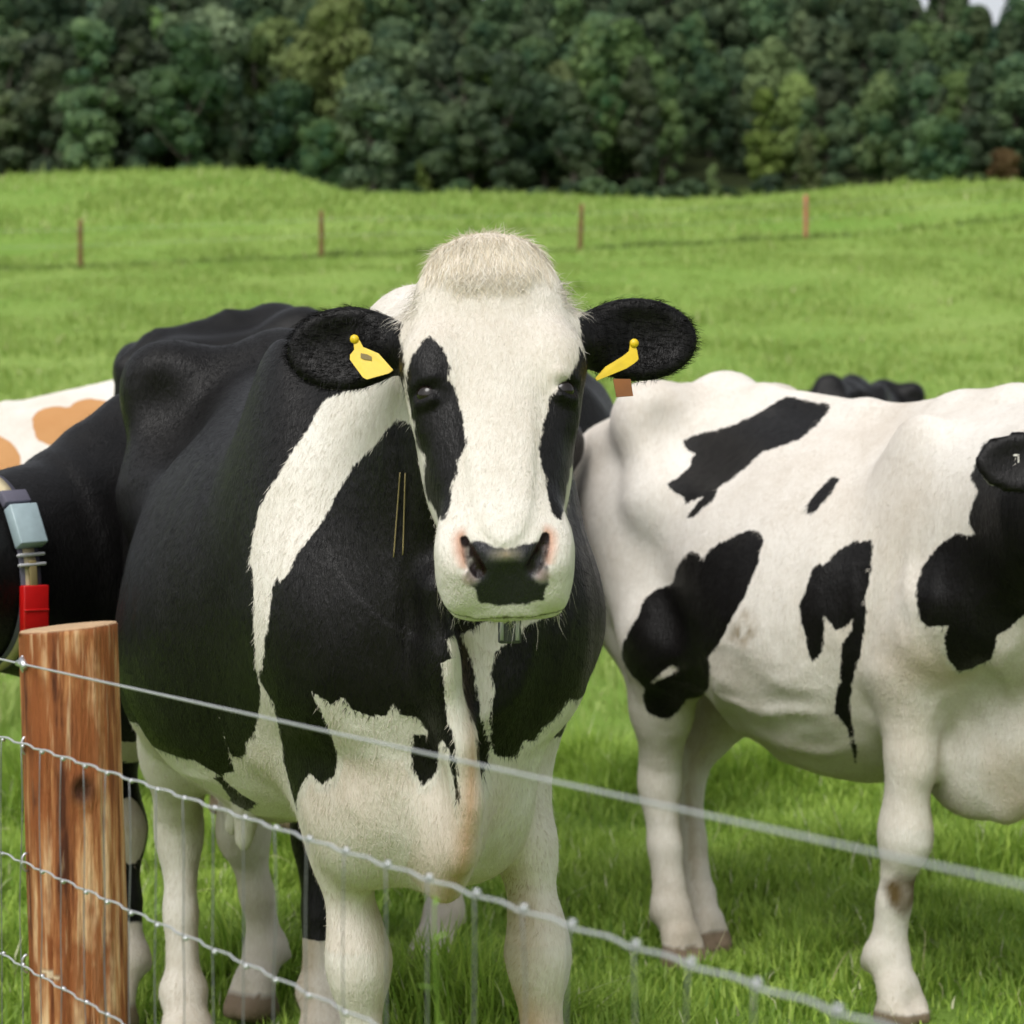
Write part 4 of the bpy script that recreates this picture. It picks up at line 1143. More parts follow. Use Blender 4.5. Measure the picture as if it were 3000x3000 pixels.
# nose leather, nostrils, lips
nose = poly_sd(hb, MARK['nose'])
nm = head & (hu > .38) & (hw_ > -.10)
nose_at = np.where(nm, nose, -.05)
lay(tint, nm * np.clip(1 - np.abs(hb[:, 1] - .418) / .012, 0, 1) * np.clip(1 - np.abs(hv) / .028, 0, 1), (.58, .36, .15), .6)
nost = np.full(len(V), -.05); HP = np.stack([hu, hv, hw_], 1)
for s in (-1, 1):
    NP = np.array(nostril_path(s))
    for a_, b_ in zip(NP[:-1], NP[1:]):
        e_ = b_[:3] - a_[:3]; t_ = np.clip(((HP - a_[:3]) @ e_) / (e_ @ e_), 0, 1)
        nost = np.maximum(nost, (a_[3] + (b_[3] - a_[3]) * t_) + .0005 - np.linalg.norm(HP - a_[:3] - t_[:, None] * e_, axis=1))
nost = np.where(head, nost, -.05)
lay(tint, nm * np.clip(1 + nost / .016, 0, 1) * np.clip((np.abs(hv) - .050) / .008, 0, 1) * (hu < .49), (.52, .21, .11), .75)
for s in (-1, 1):
    dn = np.sqrt((hu - .500)**2 + (hv - s * .050)**2 + (hw_ + .008)**2)
    lay(tint, nm * np.clip((.015 - dn) / .008, 0, 1), (.36, .20, .20), .6)
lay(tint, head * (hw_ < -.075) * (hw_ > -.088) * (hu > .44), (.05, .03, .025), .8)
# tan dewlap edge, tan poll
dl = np.clip(1 - np.abs(y + .005) / .022, 0, 1) * (x > .64) * np.clip((1.02 - z) / .06, 0, 1) * ~head
lay(tint, dl * np.clip((z - .5) / .1, 0, 1) * (.35 + .65 * np.clip((.88 - z) / .08, 0, 1)), (.50, .27, .12), .75)
lay(tint, head * np.clip((.05 - hu) / .04, 0, 1) * np.clip((hw_ + .05) / .03, 0, 1) * (np.abs(hv) < .105), (.70, .60, .45), .35)
lay(tint, (x > .74) * np.clip((.70 - z) / .08, 0, 1) * (z > .5) * (np.abs(y) < .06), (.50, .34, .23), .40)
lay(tint, (x > .4) * (y > .05) * np.clip((.40 - z) / .06, 0, 1) * np.clip(vnoise(V, 9, 2, 12) * 2.4 - .8, 0, 1), (.36, .23, .09), .7)
pk = (x > .45) & (z < .80) & (z > .45)
lay(tint, (sd < -.01) * pk * np.clip(vnoise(V, 7, 2, 3) * 2 - .9, 0, 1), (.66, .46, .36), .35)
main_cow, main_body = finish_cow('cow', p, V, Q, sd, tint, dirt_shade, M['coat'],
    'black and white cow facing the camera with white face, black eye patches and black ears', nose_at=nose_at, fur=130000, N=Nn, nost=nost)
# how far away the front of each ear is, for the tags that hang in them
_W = (rotz(p['heading']) @ V.T).T + np.array(p['loc'])
TAG_Y = {}
for _k, _c in (('l', (-.21, 1.395)), ('r', (.155, 1.395))):
    _m = (np.abs(_W[:, 0] - _c[0]) < .05) & (np.abs(_W[:, 2] - _c[1]) < .035) & (_W[:, 1] < 3.7) & head
    TAG_Y[_k] = float(np.percentile(_W[_m, 1], 8)) - .007
# poll hair, ear fringes, whiskers
rg = np.random.default_rng(11)
hR = p['head_R']
def hair_part(name, sel, count, dirfn, lens, width, mat, droop=.1, lift=.5, curl=.3, seed=1, seg=4):
    idx = np.nonzero(sel)[0]; idx = rg.choice(idx, count)
    r = V[idx] + rg.normal(size=(count, 3)) * .002
    n = Nn[idx]
    d = dirfn(idx); d = d - n * (d * n).sum(1)[:, None] * (1 - .05)
    d = d + rg.normal(size=d.shape) * .18; d /= np.linalg.norm(d, axis=1)[:, None] + 1e-9
    L = lens[0] + (lens[1] - lens[0]) * rg.random(count)
    sv, sf, sh = strands(r - n * .002, d, n * lift, L, width, seg, droop, curl, seed)
    me = np_mesh(name, sv, sf); fattr(me, 'shade', sh)
    o = obj(name, me, mat, main_cow); o['kind'] = 'stuff'
    return o
H = lambda u, v, w: (hR @ np.array([u, v, w]))
fan = lambda idx: (np.outer(np.ones(len(idx)), H(.95, 0, .1)) + np.outer(hv[idx] * 3.2, H(0, 1, 0)))
hair_part('poll_hair', head & (hu < .030) & (hu > -.085) & (np.abs(hv) < .090) & (hw_ > -.050), 9000, fan, (.014, .032), .0012, M['poll_hair'], .12, .03, .25, 3)
hair_part('fringe_hair', head & (hu > .030) & (hu < .058) & (np.abs(hv) < .060 - .4 * (hu - .03)) & (hw_ > .0), 1500, fan, (.012, .026), .0011, M['poll_hair'], .1, .30, .8, 4)
hair_part('ear_hair', head & (np.abs(hv) > .15) & (hu < .25), 9000, lambda idx: np.outer(np.sign(hv[idx]), H(0, 1, 0)) + Nn[idx] * .5, (.008, .018), .0009, M['black_hair'], .05, .5, .2, 5, 2)
hair_part('temple_hair', head & (np.abs(hv) > .10) & (np.abs(hv) < .135) & (hu < .075) & (hu > .02), 700, lambda idx: np.outer(np.sign(hv[idx]), H(-.2, 1, .1)), (.014, .034), .0010, M['white_hair'], .1, .7, .4, 6)
hair_part('whiskers', head & (hu > .42) & (hw_ < -.085), 170, lambda idx: np.outer(np.ones(len(idx)), H(.9, 0, -.3)) + np.outer(hv[idx] * 9, H(0, 1, 0)) + Nn[idx], (.015, .04), .0009, M['white_hair'], .3, .3, .2, 7)
facesel = head & (np.abs(hv) < .125) & (hu > .02) & (hu < .43) & (sd < -.004)
hair_part('face_hair', facesel, 6000, fan, (.004, .008), .0007, M['white_hair'], .0, .35, .3, 8, 2)

# ---- the white cow at the right
p = COWS['right']
V, Q, Nn, hx = cow_skin(p)
tint, dirt_shade, head, (hu, hv, hw_) = base_attrs(V, Nn, p)
B, dep = planar(V, (.77, -.64))
x, y, z = V.T
sd = np.maximum.reduce([poly_sd(B, MARK[k]) for k in ('p1', 'p2', 'p3', 'p4', 'p5')])
sd = np.minimum(sd, -poly_sd(B, MARK['sliver']))
facing = Nn[:, 0] * .77 - Nn[:, 1] * .64
far_side = (y > .08) & (facing < .05)
sd = np.where(far_side, np.maximum(blob(V, (.1, .35, 1.1), (.28, .3, .25), seed=2), blob(V, (-.6, .2, 1.15), (.2, .3, .3), seed=5)), sd)
sd = np.where((z < .60), np.minimum(sd, np.where(x > .3, -.05, sd)), sd)
eh = np.abs(hv) > .118
sd = np.where(head, np.where(eh & (hu < .22), np.abs(hv) - .125, np.abs(hv) - .06), sd)
_W = (rotz(p['heading']) @ V.T).T + np.array(p['loc'])
_e = head & (np.abs(hv) > .14) & (hv < 0) & (hw_ > -.12)
_c = _W[_e].mean(0) if _e.any() else np.zeros(3)
sd = np.where(_e & (np.abs(_W[:, 0] - _c[0] + .012) / .011 + np.abs(_W[:, 2] - _c[2]) / .02 < 1), -.02, sd)      # pale tuft inside the ear
knee = poly_sd(B, MARK['knee']); lay(tint, (x > .3) * (y < -.08) * np.clip(knee / .02 + .6, 0, 1) * np.clip(.35 + vnoise(V, 22, 3, 2) * 1.1, 0, 1), (.105, .07, .024), 1.15)
dd = poly_sd(B, MARK['dirt_shade']); lay(tint, (y < 0) * np.clip(dd / .03 + .4, 0, 1) * np.clip(vnoise(V, 40, 3, 5) * 3.4 - 1.5, 0, 1), (.22, .15, .06), .8)
lay(tint, (sd < -.005) * np.clip((.95 - z) / .15, 0, 1) * (z > .45) * np.clip((x - .42) / .15, 0, 1) * np.clip(vnoise(V, 5, 2, 8) * 2 - .8, 0, 1), (.60, .38, .21), .6)
right_cow, _ = finish_cow('cow', p, V, Q, sd, tint, dirt_shade * 1.0, M['coat'],
    'mostly white cow with scattered black patches standing side-on at the right', fur=90000, N=Nn)

# ---- the black cow with a collar at the left
p = COWS['collar']
V, Q, Nn, hx = cow_skin(p); collar_skin = (V, Q)
tint, dirt_shade, head, _h = base_attrs(V, Nn, p)
x, y, z = V.T
sd = np.full(len(V), .2)
fr = (x > .25) & (z < .62) & (y < .02); fl = (x > .1) & (z < .66) & (y >= .02); hd = (x < -.1) & (z < .66)
sd = np.where(fr, (z - .23) * .6 + .03 * (vnoise(V, 8, 2, 1) - .5), sd)
sd = np.where(fr, np.minimum(sd, -blob(V, (.56, -.02, .45), (.05, .05, .09), seed=4)), sd)
sd = np.where(fl, -.1, sd); sd = np.where(hd, -.1, sd)
collar_cow, _ = finish_cow('cow', p, V, Q, sd, tint, dirt_shade, M['coat_black'],
    'black cow at the left edge wearing a collar, behind the wooden post', fur=40000, N=Nn)

# ---- cows further back
p = COWS['behind']; V, Q, Nn, hx = cow_skin(p); tint, dirt_shade, head, _h = base_attrs(V, Nn, p)
sd = np.full(len(V), .2); sd = np.minimum(sd, -blob(V, (.12, .0, 1.45), (.45, .5, .40), seed=3)); sd = np.where(V[:, 2] < .55, -.1, sd)
finish_cow('cow', p, V, Q, sd, tint, dirt_shade, M['coat_black'], 'dark cow whose back shows above the hip of the camera-facing cow')
p = COWS['brown']; V, Q, Nn, hx = cow_skin(p); tint, dirt_shade, head, _h = base_attrs(V, Nn, p)
sd = np.maximum.reduce([blob(V, (-.20, .25, 1.34), (.10, .3, .11), .35, 6, 2), blob(V, (-.05, .2, 1.32), (.08, .3, .07), .4, 9, 4), blob(V, (.20, .2, 1.18), (.10, .3, .12), .3, 5, 6), blob(V, (-.15, .2, 1.0), (.14, .3, .12), .3, 5, 7), blob(V, (.95, 0, 1.1), (.3, .3, .35), .2, 4, 8)])
finish_cow('cow', p, V, Q, sd, tint, dirt_shade * .6, M['coat_brown'], 'white cow with orange-brown patches behind the black collared cow')
p = COWS['far']; V, Q, Nn, hx = cow_skin(p); tint, dirt_shade, head, (hu, hv, hw_) = base_attrs(V, Nn, p)
sd = np.full(len(V), .2); sd = np.where(V[:, 2] < .6, -.1, sd)
finish_cow('cow', p, V, Q, sd, tint, dirt_shade, M['coat_black'], 'distant black-eared cow peeping over the back of the white cow')
# ------------------------------------------------------------------ the near fence
def wood_mat():
    m, nt, nd, lk, b = new_mat('split_wood')
    tc = nd.new('ShaderNodeTexCoord'); P = tc.outputs['Object']
    gr = noise(nd, lk, P, 40, 6, .65, (1, 1, .07)); gr2 = noise(nd, lk, P, 130, 4, .6, (1, 1, .05)); bl = noise(nd, lk, P, 14, 4, .6, (1, 1, .40)); fn = noise(nd, lk, P, 330, 3, .6, (1, 1, .2))
    c = ramp(nd, lk, gr, [(.37, (.075, .022, .010)), (.46, (.270, .092, .032)), (.53, (.50, .235, .095)), (.62, (.70, .47, .27))])
    c = mixc(nd, lk, ramp(nd, lk, bl, [(.47, (0, 0, 0)), (.58, (.9, .9, .9))]), c, mixc(nd, lk, gr2, (.16, .040, .012), (.36, .120, .035)))
    c = mixc(nd, lk, ramp(nd, lk, gr2, [(.58, (0, 0, 0)), (.70, (.6, .6, .6))]), c, (.70, .49, .29))
    at = nd.new('ShaderNodeAttribute'); at.attribute_name = 'tint'
    c = mixc(nd, lk, at.outputs['Alpha'], c, at.outputs['Color'])
    lk.new(c, b.inputs['Base Color']); b.inputs['Roughness'].default_value = .75; b.inputs['Specular IOR Level'].default_value = .25
    bp = nd.new('ShaderNodeBump'); bp.inputs['Strength'].default_value = .9; bp.inputs['Distance'].default_value = .006
    lk.new(mathn(nd, lk, 'ADD', gr2, mathn(nd, lk, 'MULTIPLY', fn, .4)), bp.inputs['Height']); lk.new(bp.outputs[0], b.inputs['Normal'])
    return m
M['post_wood'] = wood_mat()
M['far_wood'] = plain('weathered_wood', (.16, .075, .030), .85, var=.4, scale=8)
M['far_wood_red'] = plain('reddish_wood', (.42, .15, .10), .85, var=.2, scale=8)

M['stay'] = plain('dull_wire', (.20, .205, .21), .55, metal=.3, var=.2, scale=200)
PX, PY, PR = -.547, 3.0, .0620
def post_mesh():
    nth, nz = 150, 230
    th = np.linspace(0, 2 * np.pi, nth, endpoint=False)
    zz = np.linspace(-.3, 1.035, nz)
    T, Z = np.meshgrid(th, zz)
    P = np.stack([np.cos(T) * 2, np.sin(T) * 2, Z * .9], -1)
    r = PR * (1 + .030 * (vnoise(P, 1.3, 2, 3) - .5) * 2)
    r += .0016 * (vnoise(np.stack([np.cos(T) * 9, np.sin(T) * 9, Z * 2.2], -1), 1.0, 3, 6) - .5) * 2
    # drying cracks
    for t0, z0, z1, dpt in ((4.35, .35, .93, .007), (4.75, .1, .80, .006), (5.15, .3, .62, .005), (3.9, .2, .7, .005), (4.55, -.1, .5, .006), (5.5, .15, .9, .005)):
        w = np.exp(-((T - t0 - .05 * np.sin(Z * 9)) / .022)**2) * sstep(z0, z0 + .1, Z) * (1 - sstep(z1 - .1, z1, Z))
        r -= dpt * w
    # knot
    kx = (T - 5.08) * PR; kz = Z - .838
    kd = np.sqrt((kx / .012)**2 + (kz / .015)**2)
    r += .0022 * np.exp(-((kd - 1.2) / .5)**2) - .006 * np.exp(-(kd / .6)**2)
    lean = -.030 * (Z - .5)
    Vp = np.stack([np.cos(T) * r + lean, np.sin(T) * r, Z], -1)
    Vp[:, :, 2] += np.where(Z > 1.03, .006 * np.cos(T - .2), 0)
    v = Vp.reshape(-1, 3)
    i = np.arange(nz - 1)[:, None] * nth; j = np.arange(nth)[None]; k = (j + 1) % nth
    F = np.stack([i + j, i + k, i + nth + k, i + nth + j], -1).reshape(-1, 4)
    # sawn top, slightly domed with a worn edge
    top = v[-nth:]; rings = [v]; base = len(v); ctr = top.mean(0)
    F3 = []
    for q, (s, dz) in enumerate(((.965, .003), (.7, .004), (.35, .0035))):
        rings.append(ctr + (top - ctr) * s + [0, 0, dz])
    allv = np.concatenate(rings + [ctr[None] + [0, 0, .0035]])
    fs = [F]
    prev = (nz - 1) * nth
    for q in range(3):
        cur = base + q * nth
        fs.append(np.stack([prev + j[0], prev + k[0], cur + k[0], cur + j[0]], -1)); prev = cur
    f3 = np.stack([prev + j[0], prev + k[0], np.full(nth, len(allv) - 1)], -1)
    me = np_mesh('post', allv, [f3, np.concatenate(fs)])
    tint = np.zeros((len(allv), 4))
    tint[base:, :] = (.60, .42, .25, .85)
    flat_kd = kd.reshape(-1)
    kal = np.clip(1.7 - flat_kd, 0, 1) * .9
    tint[:base] = np.where((kal > 0)[:, None], np.concatenate([np.tile(np.array([[.040, .014, .007]]), (base, 1)), kal[:, None]], 1), tint[:base])
    scar = np.exp(-(((T - 4.30) * PR / .018)**2 + ((Z - .605 + (T - 4.3) * .02) / .006)**2)).reshape(-1)
    tint[:base] = np.where((scar > .5)[:, None], np.array([.74, .60, .42, .85])[None], tint[:base])
    low = (sstep(.55, .40, Z) * (vnoise(np.stack([np.cos(T) * 6, np.sin(T) * 6, Z * 3], -1), 1.4, 3, 8) > .56)).reshape(-1)
    tint[:base] = np.where((low > .3)[:, None], np.array([.70, .58, .42, .6])[None], tint[:base])
    cattr(me, 'tint', tint)
    return me
fp = empty('fence_post', (PX, PY, 0)); tag(fp, 'thick reddish brown wooden post in the left foreground', 'fence post')
obj('post', post_mesh(), M['post_wood'], fp)

FD = np.array([.484, -.875, 0]); FN = np.array([-.875, -.484, 0])
F0 = np.array([PX - .012, PY, 0]) + FN * (PR + .0035)
HTS = [(.993, .0014, 0), (.890, .0015, 1), (.743, .0013, 1), (.615, .0013, 1), (.475, .0013, 1), (.34, .0013, 1), (.2, .0013, 1), (.06, .0014, 1)]
T0, T1 = -2.2, 2.0
wf = empty('wire_fence', tuple(F0)); tag(wf, 'galvanised wire netting fence stretched across the foreground', 'wire fence')
rf = random.Random(3)
for z, r, kink in HTS:
    n = 260
    t = np.linspace(T0, T1, n)
    pts = FD[None] * t[:, None] + np.array([0, 0, z])[None]
    if kink:
        pts = pts + FN[None] * (.0012 * np.sin(t * 2 * np.pi / .041))[:, None]
        pts[:, 2] += .0013 * np.sin(t * 2 * np.pi / .082) + .003 * np.sin(t * 2.1 + z * 9)
    a = Acc(); a.tube(pts, r, 6)
    obj('line_wire', a.mesh('line_wire'), M['wire'], wf)
ts = np.arange(T0 + .03, T1, .0805)
for i, t in enumerate(ts):
    zs_ = [h[0] for h in HTS[1:]]
    zz, off, o2 = [], [], []
    dr = rf.uniform(-.006, .006)
    for a_, b_ in zip(zs_[:-1], zs_[1:]):
        bow = rf.uniform(-.007, .007); d2 = dr + rf.uniform(-.003, .003)
        for q in np.linspace(0, 1, 6, endpoint=False):
            zz.append(a_ + (b_ - a_) * q); off.append(dr + (d2 - dr) * q + bow * math.sin(q * math.pi)); o2.append(.0022)
        dr = d2
    zz.append(zs_[-1]); off.append(dr); o2.append(.002)
    zz = np.array(zz); off = np.array(off)
    pts = FD[None] * (t + off)[:, None] + FN[None] * .0022 + np.array([0, 0, 1.0])[None] * zz[:, None]
    a = Acc(); a.tube(pts, .00068, 5)
    st_ = obj('stay_wire', a.mesh('stay_wire'), M['stay'], wf)
    if t > -.5:
        for z, r, kink in HTS[1:5]:
            j = int(np.argmin(np.abs(zz - z)))
            c = FD * (t + off[j]) + np.array([0, 0, z])
            kn = Acc(); kn.tube([c - FD * .0035, c + FD * .0035], .0026, 6)
            obj('knot', kn.mesh('knot'), M['steel'], st_)
# staples on the post
for z in (.993, .890, .743, .615):
    a = Acc()
    c = np.array([F0[0] - PX, F0[1] - PY, z])
    th = np.linspace(-.2, math.pi + .2, 12)
    pts = c[None] + np.stack([np.cos(th)[:, None] * np.array([0, 0, .011])[None] + np.sin(th)[:, None] * FN[None] * .006 - FN[None] * .006]).reshape(-1, 3)
    a.tube(pts, .0016 if z < .98 else .0026, 7)
    if z > .98:
        a.tube([c + FD * -.014, c + FD * .012], .0042, 8); a.tube([c + FD * .004 + [0, 0, .006], c + FD * .016 + [0, 0, -.004]], .005, 8)
    obj('staple', a.mesh('staple'), M['steel'], fp)

# ------------------------------------------------------------------ the distant fence
labs = ['leftmost post of the distant fence', 'distant fence post above the black back, second from the left', 'distant fence post just right of the cow\'s head', 'pale reddish distant fence post at right']
FARP = []
for i, (X_, Y_, h, lean) in enumerate(((-10.75, 59.0, 1.22, .00), (-4.95, 61.5, 1.20, .0), (1.78, 62.0, 1.22, .04), (8.25, 66.5, 1.22, .0))):
    g = float(ground_z(X_, Y_)); a = Acc()
    zz = np.linspace(-.4, h, 9)
    rr = np.where(zz > h - .02, .055, .062) * (1 + .06 * np.sin(zz * 9 + i))
    a.tube(np.stack([lean * zz, 0 * zz, zz], 1), rr, 12)
    po = obj('fence_post', a.mesh('fence_post'), M['far_wood_red' if i == 3 else 'far_wood'], None, (X_, Y_, g))
    tag(po, labs[i], 'fence post', 'posts of the distant fence'); FARP.append((X_, Y_, g))
ext = [(-17.0, 57.5, float(ground_z(-17, 57.5)))] + FARP + [(15.5, 71, float(ground_z(15.5, 71)))]
dw = empty('wire_strands', (0, 60, 0)); tag(dw, 'thin wires strung between the distant fence posts', 'wire')
for hz in (.55, .95):
    a = Acc(); a.tube([(q[0], q[1] - 60.07, q[2] + hz) for q in ext], .0035, 5)
    obj('line_wire', a.mesh('line_wire'), M['wire'], dw)
# tiny posts and sheep on the skyline at right
for i, (px, h) in enumerate(((16.9, 1.0), (20.3, 1.1))):
    a = Acc(); a.tube([(0, 0, -.3), (0, 0, h * .5), (0.02, 0, h)], [.06, .06, .055], 8)
    tag(obj('fence_post', a.mesh('fence_post'), M['far_wood_red'], None, (px, 101, float(ground_z(px, 101)))),
        ('tiny reddish post on the skyline of the field, right of the sheep' if i else 'tiny reddish post on the skyline of the field, left of the sheep'), 'fence post')
M['wool'] = plain('wool', (.72, .70, .66), .95, scale=9)
for i, (px, rz, s) in enumerate(((17.5, .3, 1.0), (18.2, 1.0, .9))):
    f = Field(np.arange(-.75, .95, .04), np.arange(-.4, .4, .04), np.arange(-.1, 1.05, .04))
    f.ellipsoid((0, 0, .58), (.48, .26, .27), k=.05); f.limb((.40, 0, .68), (.62, 0, .82), .14, .10, k=.06); f.limb((.62, 0, .84), (.80, 0, .74), .09, .055, k=.04)
    for sx in (.28, -.3):
        for sy in (.12, -.12): f.limb((sx, sy, .5), (sx, sy, .02), .075, .045, k=.04)
    for sy in (-1, 1): f.limb((.60, sy * .06, .88), (.58, sy * .16, .86), .03, .02, k=.02)
    v_, q_ = f.skin(2); sh_ = obj('sheep', np_mesh('sheep', v_, q_), M['wool'], None, (px, 102, float(ground_z(px, 102))))
    sh_.rotation_euler[2] = rz; sh_.scale = (s, s, s)
    tag(sh_, 'tiny white sheep on the skyline at right, ' + ('the left one' if i == 0 else 'the right one of two'), 'sheep')
# ------------------------------------------------------------------ ear tags, collars, weeds
from mathutils.bvhtree import BVHTree
def plate(outline, frame_o, ex, ey, thick, name, mat, parent):
    """extrudes an outline given in a plane"""
    ex, ey = np.asarray(ex, float), np.asarray(ey, float); ez = np.cross(ex, ey); ez /= np.linalg.norm(ez)
    o = np.asarray(outline, float); n = len(o)
    bend = .10 * (o[:, 1] / .05)**2 * .02
    f = np.asarray(frame_o)[None] + o[:, :1] * ex[None] + o[:, 1:] * ey[None] + ez[None] * bend[:, None]
    v = np.concatenate([f + ez * thick / 2, f - ez * thick / 2])
    me = bpy.data.meshes.new(name)
    faces = [list(range(n)), list(range(2 * n - 1, n - 1, -1))] + [[(i + 1) % n, i, n + i, n + (i + 1) % n] for i in range(n)]
    me.from_pydata(v.tolist(), [], faces); me.update()
    return obj(name, me, mat, parent)

def world_ray_hit(tree, heading_p, px, py):
    return None

def px_plane(outline, D):
    """outline measured in the picture, metres at distance D"""
    return [((a - outline[0][0]) * D / F_PX, -(b - outline[0][1]) * D / F_PX) for a, b in outline]

# left-hand tag: stem button high, square flag below it
TL = [(-.002, .004), (.006, .001), (.013, -.012), (.036, -.022), (.058, -.047), (.052, -.052), (.020, -.061), (.014, -.058), (-.006, -.031), (-.006, -.024), (.000, -.016)]
TR = [(.000, .000), (.004, -.010), (.006, -.024), (.000, -.030), (-.012, -.038), (-.056, -.057), (-.058, -.053), (-.043, -.036), (-.016, -.019), (-.008, -.012), (-.006, -.002)]
for nm, (wx, wz), outl, side in (('l', (-.2265, 1.4270), TL, -1), ('r', (.1760, 1.4215), TR, 1)):
    wy = TAG_Y[nm]
    r = empty('ear_tag', (wx, wy, wz)); tag(r, 'yellow plastic ear tag in the ' + ('left-hand' if side < 0 else 'right-hand') + ' black ear of the camera-facing cow', 'ear tag')
    ex = np.array([.985, side * .17, 0]); ey = np.array([0, .22, .975])
    plate(outl, (0, 0, 0), ex, ey, .0022, 'tag_plate', M['tag_yellow'], r)
    a = Acc(); a.tube([(0, -.004, 0), (0, .012, 0)], [.0065, .006], 14); obj('stud', a.mesh('stud'), M['tag_yellow'], r)
    c = np.array(outl).mean(0)
    pr = [(c[0] + q * .0075 * .9, c[1] + side * .3 * q * .0075 + e * .004) for q, e in ((-1.2, -1), (-.4, -1.1), (.4, -.9), (1.2, -.6), (1.2, .7), (.3, 1.1), (-.5, .9), (-1.2, .8))]
    if side < 0:
        plate([(a_ + .001, b_ + .002) for a_, b_ in pr], np.array([0, -.0028, 0]), ex, ey, .0006, 'print', M['tag_print'], r)
    if side > 0:
        plate([(-.030, -.052), (-.004, -.052), (-.001, -.078), (-.026, -.080)], np.array([0, .045, 0]), ex, ey, .002, 'backing_plate', M['tag_brown'], r)

# collar of the black cow: a loop measured round its neck
def neck_loop(p, skin, c, axis, n=72, off=.006):
    V_, Q_ = skin; bv = BVHTree.FromPolygons(V_.tolist(), Q_.tolist())
    axis = np.asarray(axis, float); axis /= np.linalg.norm(axis)
    up = np.array([0, 0, 1.0]); up -= axis * (up @ axis); up /= np.linalg.norm(up); sd_ = np.cross(up, axis)
    out, nor = [], []
    for th in np.linspace(0, 2 * np.pi, n, endpoint=False):
        d = up * math.cos(th) + sd_ * math.sin(th)
        h = bv.ray_cast(Vector(np.asarray(c) + d * .6), Vector(-d))
        q = np.array(h[0]) if h[0] is not None else np.asarray(c) + d * .15
        out.append(q + d * off); nor.append(d)
    out = np.array(out); nor = np.array(nor)
    k = np.array([.25, .5, .25])
    for _ in range(3):
        out = (np.roll(out, 1, 0) + 2 * out + np.roll(out, -1, 0)) / 4
    return out, nor, axis

def band(acc, loop, nor, axis, w, t, closed=True, lift=0.0):
    n = len(loop); a, b = axis * w / 2, nor * t
    base = loop + nor * lift
    ring = np.stack([base - a, base + a, base + a + b, base - a + b], 1)
    v = ring.reshape(-1, 3); F = []
    m = n if closed else n - 1
    i = np.arange(m)[:, None] * 4; j = ((np.arange(m) + 1) % n)[:, None] * 4; q = np.arange(4)[None]; q1 = (q + 1) % 4
    F = np.stack([i + q, j + q, j + q1, i + q1], -1).reshape(-1, 4)
    acc.add(v, F)

p = COWS['collar']
Rl = rotz(-p['heading'])
cc = Rl @ (np.array([-1.042, 4.83, 1.065]) - np.array(p['loc'])); axl = Rl @ np.array([-.70, -.62, -.05])
loop, nor, axl = neck_loop(p, collar_skin, cc, axl)
cl = empty('cow_collar', p['loc'], (0, 0, p['heading'])); tag(cl, 'webbing collar with pale blue box and red plate on the black cow\'s neck', 'collar')
a = Acc(); band(a, loop, nor, axl, .046, .004); obj('strap', a.mesh('strap', False), M['strap_edge'], cl)
a = Acc(); band(a, loop, nor, axl, .026, .0012, lift=.0045); obj('strap_inlay', a.mesh('strap_inlay', False), M['strap'], cl)
# pick the places along the loop that face the camera
camL = Rl @ (np.array([0, 0, 1.22]) - np.array(p['loc']))
def loop_at(zw):
    """front-side loop point at a height above the ground"""
    vis = ((camL[None] - loop) * nor).sum(1) > 0
    sc_ = np.where(vis, np.abs(loop[:, 2] + p['loc'][2] - zw), 9)
    i = int(np.argmin(sc_)); t = loop[(i + 1) % len(loop)] - loop[i - 1]; t /= np.linalg.norm(t)
    if t[2] > 0: t = -t
    nn = nor[i] - t * (nor[i] @ t); nn /= np.linalg.norm(nn)
    return loop[i], nn, t, np.cross(nn, t)
def block(name, zw, half, mat, lift, parent, hang=False):
    c, nn, t, s = loop_at(zw)
    if hang:
        t = np.array([0, 0, -1.0]); nn = nn * np.array([1, 1, 0]); nn /= np.linalg.norm(nn); s = np.cross(nn, t)
    R_ = np.stack([s, t, nn], 1); a = Acc(); a.box(c + nn * (lift + half[2]), half, R_)
    me = a.mesh(name, False); o = obj(name, me, mat, parent)
    bv_ = o.modifiers.new('bevel', 'BEVEL'); bv_.width = .003; bv_.segments = 2
    return o
bx_ = block('transponder_box', 1.125, (.031, .044, .015), M['buckle'], .004, cl)
block('shoulder_piece', 1.180, (.029, .016, .011), M['strap_edge'], .004, bx_)
for dz, hh in ((1.072, .0035), (1.052, .0035)):
    block('buckle_bar', dz, (.031, hh, .006), M['pale_plastic'], .006, bx_)
block('cord_piece', 1.030, (.009, .030, .004), M['cord'], .008, cl)
rp = block('red_plate', .968, (.029, .050, .010), M['red'], .010, cl, True)
block('plate_rib', .968, (.029, .0022, .0115), M['red'], .010, rp, True)

# cord and grey weight under the chin of the cow that faces the camera
p = COWS['main']; Rl = rotz(-p['heading'])
nc = empty('neck_cord', p['loc'], (0, 0, p['heading'])); tag(nc, 'thin neck cord with a dark grey weight under the camera-facing cow\'s chin', 'collar')
bvm = BVHTree.FromPolygons(main_skin[0].tolist(), main_skin[1].tolist())
toc0 = Rl @ np.array([-.02, 1.0, .05])
def on_neck(X_, z_):
    o_ = Rl @ (np.array([X_, 3.50, z_]) - np.array(p['loc'])); h = bvm.ray_cast(Vector(o_), Vector(toc0))
    return np.array(h[0]) - toc0 * .005 if h[0] is not None else o_ + toc0 * .3
for x0, x1, za, zb in ((-.166, -.176, 1.235, 1.108), (-.158, -.162, 1.235, 1.112)):
    q = np.linspace(0, 1, 14)
    pts = np.array([on_neck(x0 + (x1 - x0) * k, za + (zb - za) * k) for k in q])
    a = Acc(); a.tube(pts, .0012, 6); obj('cord', a.mesh('cord'), M['cord'], nc)
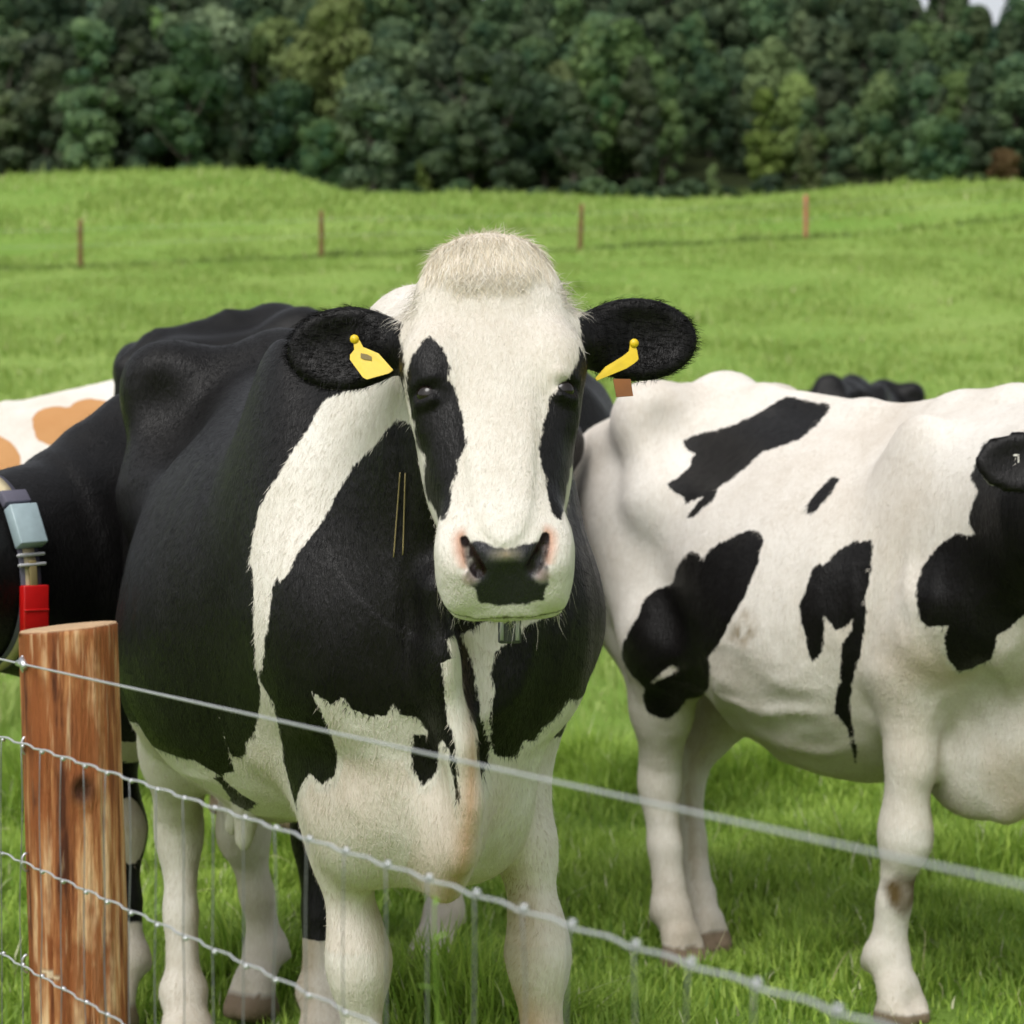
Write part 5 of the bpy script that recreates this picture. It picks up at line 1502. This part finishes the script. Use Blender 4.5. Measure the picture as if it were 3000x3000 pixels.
wc_ = Rl @ (np.array([-.0035, 3.47, 1.012]) - np.array(p['loc'])); toc = Rl @ np.array([0, -1.0, 0]); upv = np.array([0, 0, 1.0]); sdv = np.cross(upv, toc)
Rw = np.stack([sdv, upv, toc], 1)
a = Acc(); a.box(wc_, (.017, .027, .012), Rw); a.box(wc_ + upv * .05 - toc * .02, (.004, .04, .004), Rw); wgt = obj('weight', a.mesh('weight', False), M['grey_plastic'], nc)
bv_ = wgt.modifiers.new('bevel', 'BEVEL'); bv_.width = .005; bv_.segments = 3
for s in (-1, 1):
    a = Acc(); a.box(wc_ + sdv * s * .0115 + toc * .0118, (.0028, .022, .0015), Rw); obj('stripe', a.mesh('stripe', False), M['pale_plastic'], wgt)

# a weed climbing the netting in front of the legs
M['weed'] = plain('weed_green', (.16, .28, .035), .6, var=.35)
def fence_pt(t, z, o=0.0): return F0 + FD * t + FN * o + np.array([0, 0, z])
wd = empty('climbing_weed', tuple(fence_pt(1.02, 0))); tag(wd, 'thin green weed climbing the wire in front of the cow\'s legs', 'plant')
o0 = fence_pt(1.02, 0)
tt = np.linspace(0, 1, 24)
pts = np.array([fence_pt(1.03 + .14 * q + .010 * math.sin(q * 11), .02 + .86 * q, .004 + .010 * math.sin(q * 7)) - o0 for q in tt])
a = Acc(); a.tube(pts, np.linspace(.0016, .0007, 24), 6); obj('stem', a.mesh('stem'), M['weed'], wd)
for i in range(26):
    q = rf.uniform(.12, 1); b_ = np.array([np.interp(q, tt, pts[:, k]) for k in range(3)])
    d = np.array([rf.uniform(-1, 1), rf.uniform(-1, 1), rf.uniform(.1, .9)]); d /= np.linalg.norm(d); L = rf.uniform(.008, .02)
    s = np.cross(d, [0, 0, 1.0]); s /= np.linalg.norm(s); u_ = np.cross(s, d)
    lf = [b_, b_ + d * L * .35 + s * L * .16 + u_ * .001, b_ + d * L * .75 + s * L * .12, b_ + d * L - u_ * L * .1, b_ + d * L * .75 - s * L * .12, b_ + d * L * .35 - s * L * .16 + u_ * .001]
    obj('leaf', np_mesh('leaf', lf, [np.array([[0, 1, 2, 3], [0, 3, 4, 5]])]), M['weed'], wd)
